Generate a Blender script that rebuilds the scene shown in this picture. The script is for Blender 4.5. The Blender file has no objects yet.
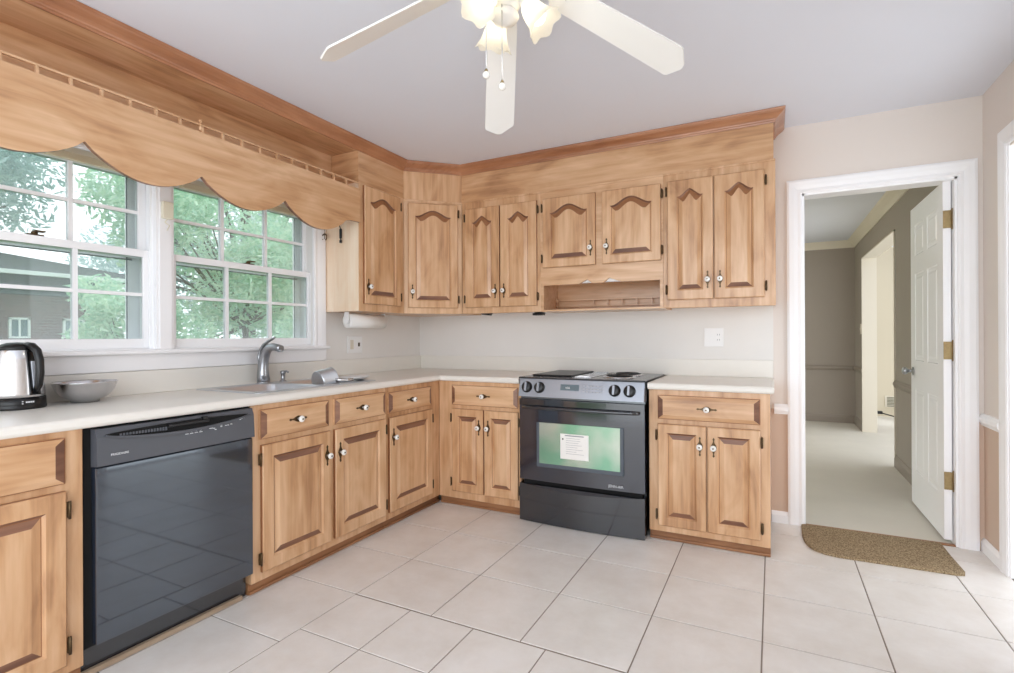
import bpy, bmesh, math, random
from mathutils import Vector, Matrix
S = bpy.context.scene
COL = S.collection
PI = math.pi
rnd = random.Random(7)

# ---------------------------------------------------------------- camera
CAM = (2.7603, -3.7212, 1.1848)
yaw, pitch, roll = math.radians(27.0627), math.radians(0.0239), math.radians(-0.266)
Fv = Vector((-math.sin(yaw)*math.cos(pitch), math.cos(yaw)*math.cos(pitch), math.sin(pitch)))
Rv = Vector((math.cos(yaw), math.sin(yaw), 0)); Uv = Rv.cross(Fv)
R2 = Rv*math.cos(roll)+Uv*math.sin(roll); U2 = -Rv*math.sin(roll)+Uv*math.cos(roll)
cd = bpy.data.cameras.new('camera'); cam = bpy.data.objects.new('camera', cd); COL.objects.link(cam)
m = Matrix((R2, U2, -Fv)).transposed().to_4x4(); m.translation = Vector(CAM); cam.matrix_world = m
cd.sensor_width = 36; cd.sensor_fit = 'HORIZONTAL'; cd.lens = 519.66/1014*36; cd.clip_start = .02; cd.clip_end = 200
S.camera = cam

# ---------------------------------------------------------------- world, sun, exposure
W = bpy.data.worlds.new('overcast_sky'); S.world = W; W.use_nodes = True
bg = W.node_tree.nodes['Background']; bg.inputs[0].default_value = (.93, .965, 1, 1); bg.inputs[1].default_value = 1.2
S.view_settings.view_transform = 'Standard'; S.view_settings.look = 'None'
S.view_settings.gamma = 1; S.view_settings.use_curve_mapping = False; S.view_settings.exposure = 1.02
S.cycles.max_bounces = 10; S.cycles.diffuse_bounces = 6; S.cycles.transparent_max_bounces = 24
S.cycles.caustics_reflective = False; S.cycles.caustics_refractive = False; S.cycles.sample_clamp_indirect = 4

# cool front fill added behind the camera, standing in for unseen glazed doors
def area(name, loc, rot, sx, sy, e, c):
    l = bpy.data.lights.new(name, 'AREA'); l.shape = 'RECTANGLE'; l.size = sx; l.size_y = sy; l.energy = e; l.color = c
    o = bpy.data.objects.new(name, l); COL.objects.link(o); o.location = loc; o.rotation_euler = rot; return o
area('rear_fill_light', (2.1, -4.85, 1.35), (math.radians(97), 0, 0), 3.0, 2.0, 17, (.84, .92, 1))

# ---------------------------------------------------------------- materials
def srgb(r, g, b):
    f = lambda c: (c/255/12.92) if c/255 <= .04045 else ((c/255+.055)/1.055)**2.4
    return (f(r), f(g), f(b), 1)
def newmat(name):
    mt = bpy.data.materials.new(name); mt.use_nodes = True
    nt = mt.node_tree; return mt, nt, nt.nodes['Principled BSDF']
def mat(name, col, rough=.5, metal=0, coat=0, noise=0, nscale=8, bump=0, bscale=60, spec=None, sheen=0):
    mt, nt, b = newmat(name)
    b.inputs['Base Color'].default_value = col; b.inputs['Roughness'].default_value = rough
    b.inputs['Metallic'].default_value = metal; b.inputs['Coat Weight'].default_value = coat
    b.inputs['Coat Roughness'].default_value = .08
    if spec is not None: b.inputs['Specular IOR Level'].default_value = spec
    tc = nt.nodes.new('ShaderNodeTexCoord')
    if noise:
        n = nt.nodes.new('ShaderNodeTexNoise'); n.inputs['Scale'].default_value = nscale; n.inputs['Detail'].default_value = 5
        nt.links.new(tc.outputs['Object'], n.inputs['Vector'])
        mx = nt.nodes.new('ShaderNodeMix'); mx.data_type = 'RGBA'
        mx.inputs[6].default_value = tuple(c*(1-noise) for c in col[:3])+(1,)
        mx.inputs[7].default_value = tuple(min(1, c*(1+noise)) for c in col[:3])+(1,)
        nt.links.new(n.outputs['Fac'], mx.inputs[0]); nt.links.new(mx.outputs[2], b.inputs['Base Color'])
    if bump:
        n2 = nt.nodes.new('ShaderNodeTexNoise'); n2.inputs['Scale'].default_value = bscale
        nt.links.new(tc.outputs['Object'], n2.inputs['Vector'])
        bp = nt.nodes.new('ShaderNodeBump'); bp.inputs['Strength'].default_value = bump; bp.inputs['Distance'].default_value = .01
        nt.links.new(n2.outputs['Fac'], bp.inputs['Height']); nt.links.new(bp.outputs[0], b.inputs['Normal'])
    return mt
def emit(name, col, s):
    mt, nt, b = newmat(name); b.inputs['Base Color'].default_value = col
    b.inputs['Emission Color'].default_value = col; b.inputs['Emission Strength'].default_value = s; return mt
def wood(name, lo, mid, hi, grain='z', rough=.34, coat=.35, blot=.55):
    mt, nt, b = newmat(name); L = nt.links.new; N = nt.nodes.new
    tc = N('ShaderNodeTexCoord'); oi = N('ShaderNodeObjectInfo')
    mul = N('ShaderNodeVectorMath'); mul.operation = 'MULTIPLY'; mul.inputs[1].default_value = (17, 31, 23)
    L(oi.outputs['Random'], mul.inputs[0])
    add = N('ShaderNodeVectorMath'); L(tc.outputs['Object'], add.inputs[0]); L(mul.outputs[0], add.inputs[1])
    def noise(sc, scale, det, dist=0):
        mp = N('ShaderNodeMapping'); mp.inputs['Scale'].default_value = sc; L(add.outputs[0], mp.inputs[0])
        n = N('ShaderNodeTexNoise'); n.inputs['Scale'].default_value = scale; n.inputs['Detail'].default_value = det
        n.inputs['Distortion'].default_value = dist; L(mp.outputs[0], n.inputs['Vector']); return n.outputs['Fac']
    g = {'x': (.06, 1, 1), 'y': (1, .06, 1), 'z': (1, 1, .06)}[grain]
    g2 = {'x': (.3, 1, 1), 'y': (1, .3, 1), 'z': (1, 1, .3)}[grain]
    f1 = noise(g, 38, 6, .4); f2 = noise(g2, 6.5, 4, 1.1); f3 = noise(g, 9, 3, .2)
    mA = N('ShaderNodeMath'); mA.operation = 'MULTIPLY_ADD'; L(f2, mA.inputs[0]); mA.inputs[1].default_value = blot
    m1 = N('ShaderNodeMath'); m1.operation = 'MULTIPLY'; L(f1, m1.inputs[0]); m1.inputs[1].default_value = .34
    L(m1.outputs[0], mA.inputs[2])
    mB = N('ShaderNodeMath'); mB.operation = 'MULTIPLY_ADD'; L(f3, mB.inputs[0]); mB.inputs[1].default_value = .72-blot+.0; L(mA.outputs[0], mB.inputs[2])
    rv = N('ShaderNodeMath'); rv.operation = 'MULTIPLY_ADD'; L(oi.outputs['Random'], rv.inputs[0]); rv.inputs[1].default_value = .08
    rs = N('ShaderNodeMath'); rs.operation = 'SUBTRACT'; L(mB.outputs[0], rs.inputs[0]); rs.inputs[1].default_value = .04; L(rs.outputs[0], rv.inputs[2])
    cr = N('ShaderNodeValToRGB'); e = cr.color_ramp.elements
    e[0].position = .3; e[0].color = lo; e[1].position = .66; e[1].color = hi
    k = e.new(.47); k.color = mid; L(rv.outputs[0], cr.inputs[0]); L(cr.outputs[0], b.inputs['Base Color'])
    b.inputs['Roughness'].default_value = rough; b.inputs['Coat Weight'].default_value = coat; b.inputs['Coat Roughness'].default_value = .18
    bp = N('ShaderNodeBump'); bp.inputs['Strength'].default_value = .04; L(f1, bp.inputs['Height']); L(bp.outputs[0], b.inputs['Normal'])
    return mt
WL, WM, WH = srgb(146, 100, 66), srgb(201, 156, 114), srgb(226, 188, 150)
M = {}
M['woodv'] = wood('maple_vertical', WL, WM, WH, 'z')
M['woodh'] = wood('maple_horizontal', WL, WM, WH, 'x')
M['woody'] = wood('maple_lengthwise', WL, WM, WH, 'y')
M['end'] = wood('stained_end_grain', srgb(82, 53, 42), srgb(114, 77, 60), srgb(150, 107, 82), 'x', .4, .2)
M['groove'] = mat('glaze_and_edge_shade', srgb(146, 98, 62), .5, noise=.2, nscale=30)
M['crown'] = wood('cherry_stained_moulding', srgb(126, 78, 50), srgb(160, 106, 72), srgb(186, 132, 96), 'x', .3, .5)
M['crowny'] = wood('cherry_stained_moulding_long', srgb(126, 78, 50), srgb(160, 106, 72), srgb(186, 132, 96), 'y', .3, .5)
M['pale'] = wood('pale_birch_side', srgb(222, 188, 152), srgb(242, 214, 184), srgb(248, 228, 204), 'z', .35, .3)
M['kick'] = wood('worn_kick_board', srgb(96, 62, 40), srgb(136, 92, 60), srgb(168, 120, 82), 'x', .5, .1)
M['ceil'] = mat('ceiling_paint', srgb(226, 229, 238), .9, noise=.015, nscale=3)
M['white'] = mat('white_gloss_paint', srgb(247, 247, 249), .35, noise=.015, nscale=6)
M['cream'] = mat('cream_paint', srgb(220, 212, 196), .5, noise=.02, nscale=4)
M['lam'] = mat('laminate_white', srgb(236, 233, 226), .35, noise=.02, nscale=20)
M['panel'] = mat('wall_laminate', srgb(233, 231, 228), .5, noise=.03, nscale=5)
M['knob'] = mat('white_porcelain', srgb(245, 243, 238), .12, coat=.5)
M['brass'] = mat('antique_brass', srgb(96, 78, 56), .4, .85, noise=.3, nscale=80)
M['gold'] = mat('aged_brass', srgb(150, 130, 94), .38, .9, noise=.3, nscale=60)
M['steel'] = mat('brushed_steel', srgb(222, 222, 224), .2, 1, noise=.06, nscale=40)
M['sinksteel'] = mat('satin_sink_steel', srgb(214, 217, 222), .28, .8, noise=.05, nscale=30)
M['nickel'] = mat('satin_nickel', srgb(172, 174, 178), .28, 1)
M['black'] = mat('black_enamel', srgb(26, 30, 38), .14, coat=1, spec=.7)
M['blackdoor'] = mat('black_door_enamel', srgb(22, 28, 44), .12, coat=1, noise=.25, nscale=9, spec=.8)
M['dwdoor'] = mat('gloss_black_dishwasher_door', srgb(34, 41, 54), .05, noise=.2, nscale=7); M['dwdoor'].node_tree.nodes['Principled BSDF'].inputs['IOR'].default_value = 2.2; M['dwdoor'].node_tree.nodes['Principled BSDF'].inputs['Specular Tint'].default_value = (.84, .93, 1, 1)
M['blackp'] = mat('charcoal_plastic', srgb(80, 83, 90), .38, spec=.6)
M['darkp'] = mat('black_plastic', srgb(16, 16, 18), .35)
M['void'] = mat('dark_gap', srgb(10, 10, 11), .9)
M['ctrl'] = mat('silver_grey_panel', srgb(158, 163, 173), .24, .35, coat=.6, noise=.1, nscale=6)
M['print'] = mat('white_print', srgb(225, 228, 232), .5)
M['paper'] = mat('white_paper', srgb(244, 243, 240), .8, bump=.15, bscale=120)
M['beige'] = mat('cream_plastic', srgb(232, 226, 205), .4)
M['plate'] = mat('white_plate_plastic', srgb(240, 240, 240), .3)
M['grey'] = mat('grey_print', srgb(150, 152, 158), .6)
M['blade'] = mat('fan_blade_white', srgb(240, 238, 234), .4, noise=.01, nscale=10)
M['taupe'] = mat('taupe_wall_paint', srgb(160, 151, 141), .8, noise=.03, nscale=4)
M['taupetrim'] = mat('taupe_trim_paint', srgb(148, 138, 127), .5)
M['creamwall'] = mat('pale_cream_wall', srgb(206, 196, 174), .8)
M['trunk'] = mat('grey_bark', srgb(88, 78, 72), .9, noise=.3, nscale=8)
M['carpet'] = mat('pale_carpet', srgb(214, 209, 198), .95, noise=.07, nscale=3.5, bump=.4, bscale=300)
M['sash'] = mat('sash_white', srgb(248, 249, 251), .4)
M['alu'] = mat('storm_frame_grey', srgb(92, 98, 108), .5, .3)
M['siding'] = mat('grey_siding', srgb(96, 104, 116), .8)
M['shingle'] = mat('grey_shingles', srgb(120, 122, 128), .9, noise=.2, nscale=6)
M['lawn'] = mat('lawn', srgb(90, 120, 70), .9, noise=.3, nscale=3)
M['houseglass'] = mat('house_window_glass', srgb(120, 140, 150), .1, spec=.8)
M['gauge'] = mat('water_gauge', srgb(200, 205, 214), .2)
M['coil'] = mat('cast_iron', srgb(30, 31, 34), .4, .4)
M['cooktop'] = mat('cooktop_steel', srgb(120, 122, 126), .25, .8)

def rug_mat():
    mt, nt, b = newmat('woven_brown_mat'); L = nt.links.new; N = nt.nodes.new
    tc = N('ShaderNodeTexCoord'); n = N('ShaderNodeTexNoise'); n.inputs['Scale'].default_value = 190; n.inputs['Detail'].default_value = 3
    L(tc.outputs['Object'], n.inputs['Vector']); cr = N('ShaderNodeValToRGB'); e = cr.color_ramp.elements
    e[0].position = .38; e[0].color = srgb(108, 88, 62); e[1].position = .64; e[1].color = srgb(176, 156, 124)
    L(n.outputs['Fac'], cr.inputs[0]); L(cr.outputs[0], b.inputs['Base Color']); b.inputs['Roughness'].default_value = .95
    bp = N('ShaderNodeBump'); bp.inputs['Strength'].default_value = .6; bp.inputs['Distance'].default_value = .004
    L(n.outputs['Fac'], bp.inputs['Height']); L(bp.outputs[0], b.inputs['Normal']); return mt
M['rug'] = rug_mat()
def tile_mat():
    mt, nt, b = newmat('ceramic_floor_tile'); L = nt.links.new; N = nt.nodes.new
    tc = N('ShaderNodeTexCoord'); g = N('ShaderNodeNewGeometry')
    n = N('ShaderNodeTexNoise'); n.inputs['Scale'].default_value = 4.5; n.inputs['Detail'].default_value = 7; n.inputs['Roughness'].default_value = .65
    L(tc.outputs['Object'], n.inputs['Vector'])
    a = N('ShaderNodeMath'); a.operation = 'MULTIPLY_ADD'; L(g.outputs['Random Per Island'], a.inputs[0]); a.inputs[1].default_value = .16; L(n.outputs['Fac'], a.inputs[2])
    cr = N('ShaderNodeValToRGB'); e = cr.color_ramp.elements
    e[0].position = .35; e[0].color = srgb(218, 212, 206); e[1].position = .75; e[1].color = srgb(233, 230, 227)
    L(a.outputs[0], cr.inputs[0]); L(cr.outputs[0], b.inputs['Base Color']); b.inputs['Roughness'].default_value = .32
    b.inputs['Specular IOR Level'].default_value = .45; return mt
M['tile'] = tile_mat(); M['grout'] = mat('brown_grout', srgb(142, 130, 122), .9, noise=.2, nscale=10)
def twotone(name, up, low, z, axis=2):
    mt, nt, b = newmat(name); L = nt.links.new; N = nt.nodes.new
    g = N('ShaderNodeNewGeometry'); sp = N('ShaderNodeSeparateXYZ'); L(g.outputs['Position'], sp.inputs[0])
    c = N('ShaderNodeMath'); c.operation = 'GREATER_THAN'; L(sp.outputs[axis], c.inputs[0]); c.inputs[1].default_value = z
    mx = N('ShaderNodeMix'); mx.data_type = 'RGBA'; L(c.outputs[0], mx.inputs[0]); mx.inputs[6].default_value = low; mx.inputs[7].default_value = up
    L(mx.outputs[2], b.inputs['Base Color']); b.inputs['Roughness'].default_value = .8; return mt
M['wall'] = twotone('beige_wall_two_tone', srgb(228, 219, 212), srgb(210, 186, 168), .72)
M['brick'] = None
def brick_mat():
    mt, nt, b = newmat('brown_brick'); L = nt.links.new; N = nt.nodes.new
    tc = N('ShaderNodeTexCoord'); mp = N('ShaderNodeMapping'); mp.inputs['Rotation'].default_value = (PI/2, 0, PI/2)
    br = N('ShaderNodeTexBrick'); br.inputs['Scale'].default_value = 3.4
    br.inputs['Color1'].default_value = srgb(128, 100, 98); br.inputs['Color2'].default_value = srgb(106, 84, 84); br.inputs['Mortar'].default_value = srgb(150, 140, 138)
    sw = N('ShaderNodeSeparateXYZ'); cb = N('ShaderNodeCombineXYZ'); L(tc.outputs['Object'], sw.inputs[0])
    L(sw.outputs[1], cb.inputs[0]); L(sw.outputs[2], cb.inputs[1]); L(cb.outputs[0], br.inputs['Vector'])
    L(br.outputs['Color'], b.inputs['Base Color']); b.inputs['Roughness'].default_value = .9; return mt
M['brick'] = brick_mat()
def glass_mat():
    mt, nt, b = newmat('hazy_window_glass'); L = nt.links.new; N = nt.nodes.new
    out = nt.nodes['Material Output']; tr = N('ShaderNodeBsdfTransparent'); tr.inputs[0].default_value = (.93, .97, .97, 1)
    gl = N('ShaderNodeBsdfGlossy'); gl.inputs['Roughness'].default_value = .02
    df = N('ShaderNodeBsdfTranslucent'); df.inputs[0].default_value = (.92, .95, .97, 1)
    fr = N('ShaderNodeFresnel'); fr.inputs[0].default_value = 1.45
    m1 = N('ShaderNodeMixShader'); L(fr.outputs[0], m1.inputs[0]); L(tr.outputs[0], m1.inputs[1]); L(gl.outputs[0], m1.inputs[2])
    m2 = N('ShaderNodeMixShader'); m2.inputs[0].default_value = .14; L(m1.outputs[0], m2.inputs[1]); L(df.outputs[0], m2.inputs[2])  # translucent mix painted in for glare haze and insect screen
    L(m2.outputs[0], out.inputs[0]); return mt
M['glass'] = glass_mat()
def oven_glass():
    mt, nt, b = newmat('green_tinted_oven_glass'); L = nt.links.new; N = nt.nodes.new
    tc = N('ShaderNodeTexCoord'); n = N('ShaderNodeTexNoise'); n.inputs['Scale'].default_value = 5; L(tc.outputs['Object'], n.inputs['Vector'])
    cr = N('ShaderNodeValToRGB'); e = cr.color_ramp.elements; e[0].position = .35; e[0].color = srgb(140, 190, 162); e[1].position = .65; e[1].color = srgb(196, 206, 192)
    L(n.outputs['Fac'], cr.inputs[0]); L(cr.outputs[0], b.inputs['Base Color']); b.inputs['Metallic'].default_value = .75; b.inputs['Roughness'].default_value = .22; return mt
M['ovenglass'] = oven_glass()
def shade_mat():
    mt, nt, b = newmat('frosted_bell_glass'); L = nt.links.new; N = nt.nodes.new
    out = nt.nodes['Material Output']; tl = N('ShaderNodeBsdfTranslucent'); tl.inputs[0].default_value = srgb(255, 250, 232)
    mx = N('ShaderNodeMixShader'); mx.inputs[0].default_value = .55
    b.inputs['Base Color'].default_value = srgb(252, 248, 236); b.inputs['Roughness'].default_value = .25
    L(b.outputs[0], mx.inputs[1]); L(tl.outputs[0], mx.inputs[2]); L(mx.outputs[0], out.inputs[0]); return mt
M['shade'] = shade_mat(); M['slat'] = M['shade'].copy(); M['slat'].name = 'vinyl_blind_slat'; M['bulb'] = emit('lit_bulb', (1, .95, .86, 1), 1.5)
def leaf_mat(name, a, c):
    mt, nt, b = newmat(name); L = nt.links.new; N = nt.nodes.new
    g = N('ShaderNodeNewGeometry'); mx = N('ShaderNodeMix'); mx.data_type = 'RGBA'
    L(g.outputs['Random Per Island'], mx.inputs[0]); mx.inputs[6].default_value = a; mx.inputs[7].default_value = c
    tl = N('ShaderNodeBsdfTranslucent'); L(mx.outputs[2], tl.inputs[0]); L(mx.outputs[2], b.inputs['Base Color']); b.inputs['Roughness'].default_value = .6
    ms = N('ShaderNodeMixShader'); ms.inputs[0].default_value = .45; L(b.outputs[0], ms.inputs[1]); L(tl.outputs[0], ms.inputs[2])
    L(ms.outputs[0], nt.nodes['Material Output'].inputs[0]); return mt
M['leafg'] = leaf_mat('bright_green_leaves', srgb(172, 210, 186), srgb(222, 238, 214))
M['leafb'] = leaf_mat('blue_green_leaves', srgb(170, 192, 192), srgb(206, 222, 220))

# ---------------------------------------------------------------- helpers
class B:
    """a mesh under construction"""
    def __init__(s): s.bm = bmesh.new()
    def box(s, x0, x1, y0, y1, z0, z1, mi=0, bev=0, seg=2):
        b2 = bmesh.new()
        vs = [b2.verts.new(p) for p in ((x0,y0,z0),(x1,y0,z0),(x1,y1,z0),(x0,y1,z0),(x0,y0,z1),(x1,y0,z1),(x1,y1,z1),(x0,y1,z1))]
        for f in ((0,3,2,1),(4,5,6,7),(0,1,5,4),(1,2,6,5),(2,3,7,6),(3,0,4,7)): b2.faces.new([vs[i] for i in f])
        if bev: bmesh.ops.bevel(b2, geom=b2.edges[:], offset=bev, segments=seg, profile=.5, affect='EDGES')
        for f in b2.faces: f.material_index = mi
        s.join(b2); return s
    def join(s, b2, mx=None):
        if mx is not None: bmesh.ops.transform(b2, matrix=mx, verts=b2.verts[:])
        me = bpy.data.meshes.new('t'); b2.to_mesh(me); b2.free(); s.bm.from_mesh(me); bpy.data.meshes.remove(me)
    def loops(s, Ls, mi=0, cap0=True, cap1=True, closed=True, mifn=None, smooth=False):
        VS = [[s.bm.verts.new(p) for p in L] for L in Ls]; n = len(Ls[0])
        for a in range(len(VS)-1):
            for k in range(n if closed else n-1):
                k2 = (k+1) % n
                f = s.bm.faces.new((VS[a][k], VS[a][k2], VS[a+1][k2], VS[a+1][k])); f.material_index = mifn(a, k) if mifn else mi; f.smooth = smooth
        for c, i in ((cap0, 0), (cap1, -1)):
            if c:
                f = s.bm.faces.new(VS[i] if i else VS[i][::-1]); f.material_index = mifn(len(VS)-1 if i else -1, -1) if mifn else mi
        return s
    def lathe(s, prof, c=(0,0,0), axis=(0,0,1), seg=24, mi=0, cap0=True, cap1=True, smooth=True):
        ax = Vector(axis).normalized(); q = Vector((0,0,1)).rotation_difference(ax)
        Ls = [[tuple(Vector(c)+q@Vector((r*math.cos(2*PI*k/seg), r*math.sin(2*PI*k/seg), z))) for k in range(seg)] for r, z in prof]
        return s.loops(Ls, mi, cap0, cap1, smooth=smooth)
    def cyl(s, p0, p1, r0, r1=None, seg=16, mi=0, smooth=True):
        d = Vector(p1)-Vector(p0); return s.lathe([(r0, 0), (r1 if r1 is not None else r0, d.length)], p0, d, seg, mi, smooth=smooth)
    def tube(s, pts, rs, seg=12, mi=0, sx=1, ref=(0,1,0)):
        P = [Vector(p) for p in pts]; Ls = []
        if not hasattr(rs, '__len__'): rs = [rs]*len(P)
        for i, p in enumerate(P):
            t = (P[min(i+1, len(P)-1)]-P[max(i-1, 0)]).normalized()
            u = Vector(ref)-t*Vector(ref).dot(t)
            if u.length < 1e-3: u = Vector((1,0,0))-t*t.x
            u.normalize(); v = t.cross(u)
            Ls.append([tuple(p+(u*math.cos(2*PI*k/seg)*sx+v*math.sin(2*PI*k/seg))*rs[i]) for k in range(seg)])
        return s.loops(Ls, mi, smooth=True)
    def prism(s, poly, a0, a1, plane='xz', mi=0):
        f = {'xz': lambda p, a: (p[0], a, p[1]), 'yz': lambda p, a: (a, p[0], p[1]), 'xy': lambda p, a: (p[0], p[1], a)}[plane]
        return s.loops([[f(p, a0) for p in poly], [f(p, a1) for p in poly]], mi)
    def sphere(s, c, r, sc=(1,1,1), seg=16, mi=0):
        n = 8; prof = [(max(1e-4, r*math.sin(PI*i/n)), -r*math.cos(PI*i/n)) for i in range(n+1)]
        b2 = B(); b2.lathe(prof, (0,0,0), seg=seg, mi=mi); s.join(b2.bm, Matrix.Translation(c) @ Matrix.Diagonal((*sc, 1))); return s
def link(name, b, mats, parent=None, loc=(0,0,0), rz=0, origin=None):
    bm = b.bm if isinstance(b, B) else b
    bmesh.ops.recalc_face_normals(bm, faces=bm.faces[:])
    if origin is not None:
        bmesh.ops.translate(bm, vec=-Vector(origin), verts=bm.verts[:]); loc = origin
    me = bpy.data.meshes.new(name); bm.to_mesh(me); bm.free()
    o = bpy.data.objects.new(name, me); COL.objects.link(o); o.location = loc; o.rotation_euler.z = rz
    for mm in (mats if isinstance(mats, (list, tuple)) else [mats]): me.materials.append(M[mm] if isinstance(mm, str) else mm)
    if parent: o.parent = parent
    return o
def tag(o, label, cat, group=None):
    o['label'] = label; o['category'] = cat
    if group: o['group'] = group
    return o
def thing(name, label, cat, loc=(0,0,0), rz=0, group=None):
    o = bpy.data.objects.new(name, None); COL.objects.link(o); o.empty_display_size = .1
    o.location = loc; o.rotation_euler.z = rz; return tag(o, label, cat, group)
def struct(name, b, mats, parent=None, label=None):
    o = link(name, b, mats, parent)
    if parent is None: o['kind'] = 'structure'
    if label: o['label'] = label
    return o
def sroot(name, label):
    o = bpy.data.objects.new(name, None); COL.objects.link(o); o['kind'] = 'structure'; o['label'] = label; return o
def sweep(b, path, prof, mi=0, mis=None):
    """sweep a (offset, z) profile along a 2-D path with mitred corners; offset goes to the right of travel"""
    P = [Vector((*p, 0)) for p in path]; nr = []
    for i in range(len(P)-1):
        d = (P[i+1]-P[i]).normalized(); nr.append(Vector((d.y, -d.x, 0)))
    Ls = []
    for i, p in enumerate(P):
        if i == 0: n = nr[0]
        elif i == len(P)-1: n = nr[-1]
        else:
            n = (nr[i-1]+nr[i]).normalized(); n = n/max(.2, n.dot(nr[i]))
        Ls.append([(p.x+n.x*o, p.y+n.y*o, z) for o, z in prof])
    b.loops(Ls, mi); return b
def text(name, s, size, matn, parent, loc, rot, align='LEFT', ext=.0004, sx=1):
    cu = bpy.data.curves.new(name, 'FONT'); cu.body = s; cu.size = size; cu.extrude = ext; cu.align_x = align
    t = bpy.data.objects.new('tmp', cu); COL.objects.link(t)
    dg = bpy.context.evaluated_depsgraph_get(); me = bpy.data.meshes.new_from_object(t.evaluated_get(dg)); bpy.data.objects.remove(t)
    me.materials.clear(); me.materials.append(M[matn]); me.name = name
    o = bpy.data.objects.new(name, me); COL.objects.link(o); o.parent = parent; o.location = loc; o.rotation_euler = rot; o.scale = (sx, 1, 1); return o

# ---------------------------------------------------------------- room shell
CE = 2.495; XW = 3.79; YB = -4.9
# floor: grout bed with one plate per ceramic tile
b = B(); b.box(-.15, XW+.12, YB, .02, -.06, -.003, 1)
def tile(x0, x1, y0, y1):
    g = .0028; x0 += g; x1 -= g; y0 += g; y1 -= g
    if x1-x0 < .02 or y1-y0 < .02: return
    e = .002
    b.loops([[(x0,y0,-.004),(x1,y0,-.004),(x1,y1,-.004),(x0,y1,-.004)], [(x0,y0,-.001),(x1,y0,-.001),(x1,y1,-.001),(x0,y1,-.001)],
             [(x0+e,y0+e,0),(x1-e,y0+e,0),(x1-e,y1-e,0),(x0+e,y1-e,0)]], 0, cap0=False)
T = .42; xs = [1.04+T*k for k in range(-3, 8)]; ys = [-.64+T*k for k in range(-3, 3)]
for i in range(len(xs)-1):
    for j in range(len(ys)-1):
        x0, x1 = max(xs[i], 0), min(xs[i+1], XW); y0, y1 = ys[j], min(ys[j+1], .0)
        if x1 > x0 and y1 > y0 and y0 >= -1.91: tile(x0, x1, y0, y1)
y = -1.90
while y > YB:
    for k in range(-3, 0):
        x0, x1 = max(0, 1.04+T*k), 1.04+T*(k+1)
        if x1 > x0: tile(x0, x1, max(y-T, YB), y)
    y -= T
t2 = .3165; y = -1.905
while y > YB:
    x = 1.04
    while x < XW: tile(x, min(x+t2, XW), max(y-t2, YB), y); x += t2
    y -= t2
floor = struct('floor', b, ['tile', 'grout'])
b = B(); b.box(-.15, XW+.12, YB, .12, CE, CE+.1); struct('ceiling', b, 'ceil')
# left wall with the double window opening
b = B(); WY0, WY1, WZ0, WZ1 = -3.15, -1.19, 1.10, 2.06
b.box(-.15, 0, YB, 0, 0, WZ0).box(-.15, 0, YB, 0, WZ1, CE).box(-.15, 0, YB, WY0, WZ0, WZ1).box(-.15, 0, WY1, 0, WZ0, WZ1)
struct('wall_left', b, 'panel')
# back wall with the doorway
DX0, DX1, DT = 2.928, 3.68, 2.066
b = B(); b.box(-.15, DX0, 0, .12, 0, CE).box(DX1, XW+.12, 0, .12, 0, CE).box(DX0, DX1, 0, .12, DT, CE); struct('wall_back', b, 'wall')
b = B(); b.box(XW, XW+.12, -.36, 0, 0, CE).box(XW, XW+.12, -1.25, -.36, 2.1, CE).box(XW, XW+.12, YB, -1.25, 0, CE); struct('wall_right', b, 'wall')
# full height laminate sheet on the back wall over the worktop
b = B(); b.box(.0, 2.765, -.006, 0, 1.024, 1.5); struct('trim_1', b, 'panel', label='off-white laminate sheet on the wall between worktop and cupboards')

# door casings, chair rail, baseboards
def casing_prof(w): return [(0, 0), (0, .010), (w*.12, .016), (w*.3, .013), (w*.55, .019), (w*.85, .021), (w, .016), (w, 0)]
def casing(b, x0, x1, zt, w, yf):
    """flat door casing around an opening, on plane y=yf facing -y, mitred head"""
    for L in (0, 1):
        pr = casing_prof(w); s = -1 if L == 0 else 1; xe = x0 if L == 0 else x1
        b.loops([[(xe+s*o, yf-d, 0) for o, d in pr], [(xe+s*o, yf-d, zt+o) for o, d in pr]])
    b.loops([[(x0-o, yf-d, zt+o) for o, d in casing_prof(w)], [(x1+o, yf-d, zt+o) for o, d in casing_prof(w)]])
b = B(); casing(b, DX0, DX1, DT, .085, 0); struct('trim_2', b, 'white', label='white moulded casing around the doorway to the hall')
b = B(); b.box(DX0-.001, DX0+.012, -.001, .121, 0, DT).box(DX1-.012, DX1+.001, -.001, .121, 0, DT).box(DX0, DX1, -.001, .121, DT-.012, DT+.001)
struct('trim_3', b, 'white', label='white jamb lining of the hall doorway')
# right wall opening casing
b = B(); pr = casing_prof(.085)
b.loops([[(XW-d, -.35+o, 0) for o, d in pr], [(XW-d, -.35+o, 2.11+o) for o, d in pr]])
b.loops([[(XW-d, -.35+o, 2.11+o) for o, d in pr], [(XW-d, -1.26-o, 2.11+o) for o, d in pr]])
b.loops([[(XW-d, -1.26-o, 0) for o, d in pr], [(XW-d, -1.26-o, 2.11+o) for o, d in pr]])
b.box(XW-.004, XW+.12, -.362, -.35, 0, 2.11)
struct('trim_4', b, 'white', label='white moulded casing of the opening in the right wall')
crp = [(0, .688), (.012, .688), (.016, .70), (.024, .712), (.024, .732), (.014, .744), (.010, .752), (0, .752)]
bbp = [(0, 0), (.016, 0), (.016, .05), (.008, .066), (.004, .072), (0, .072)]
b = B(); sweep(b, [(2.768, 0), (DX0-.085, 0)], crp); struct('trim_5', b, 'white', label='short white chair rail between worktop and door casing')
b = B(); sweep(b, [(XW, 0), (XW, -.265)], crp); struct('trim_6', b, 'white', label='white chair rail on the right wall')
b = B(); sweep(b, [(2.75, 0), (DX0-.085, 0)], bbp); struct('baseboard_back', b, 'white')
b = B(); sweep(b, [(XW, 0), (XW, -.265)], bbp); struct('baseboard_right', b, 'white')

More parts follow.
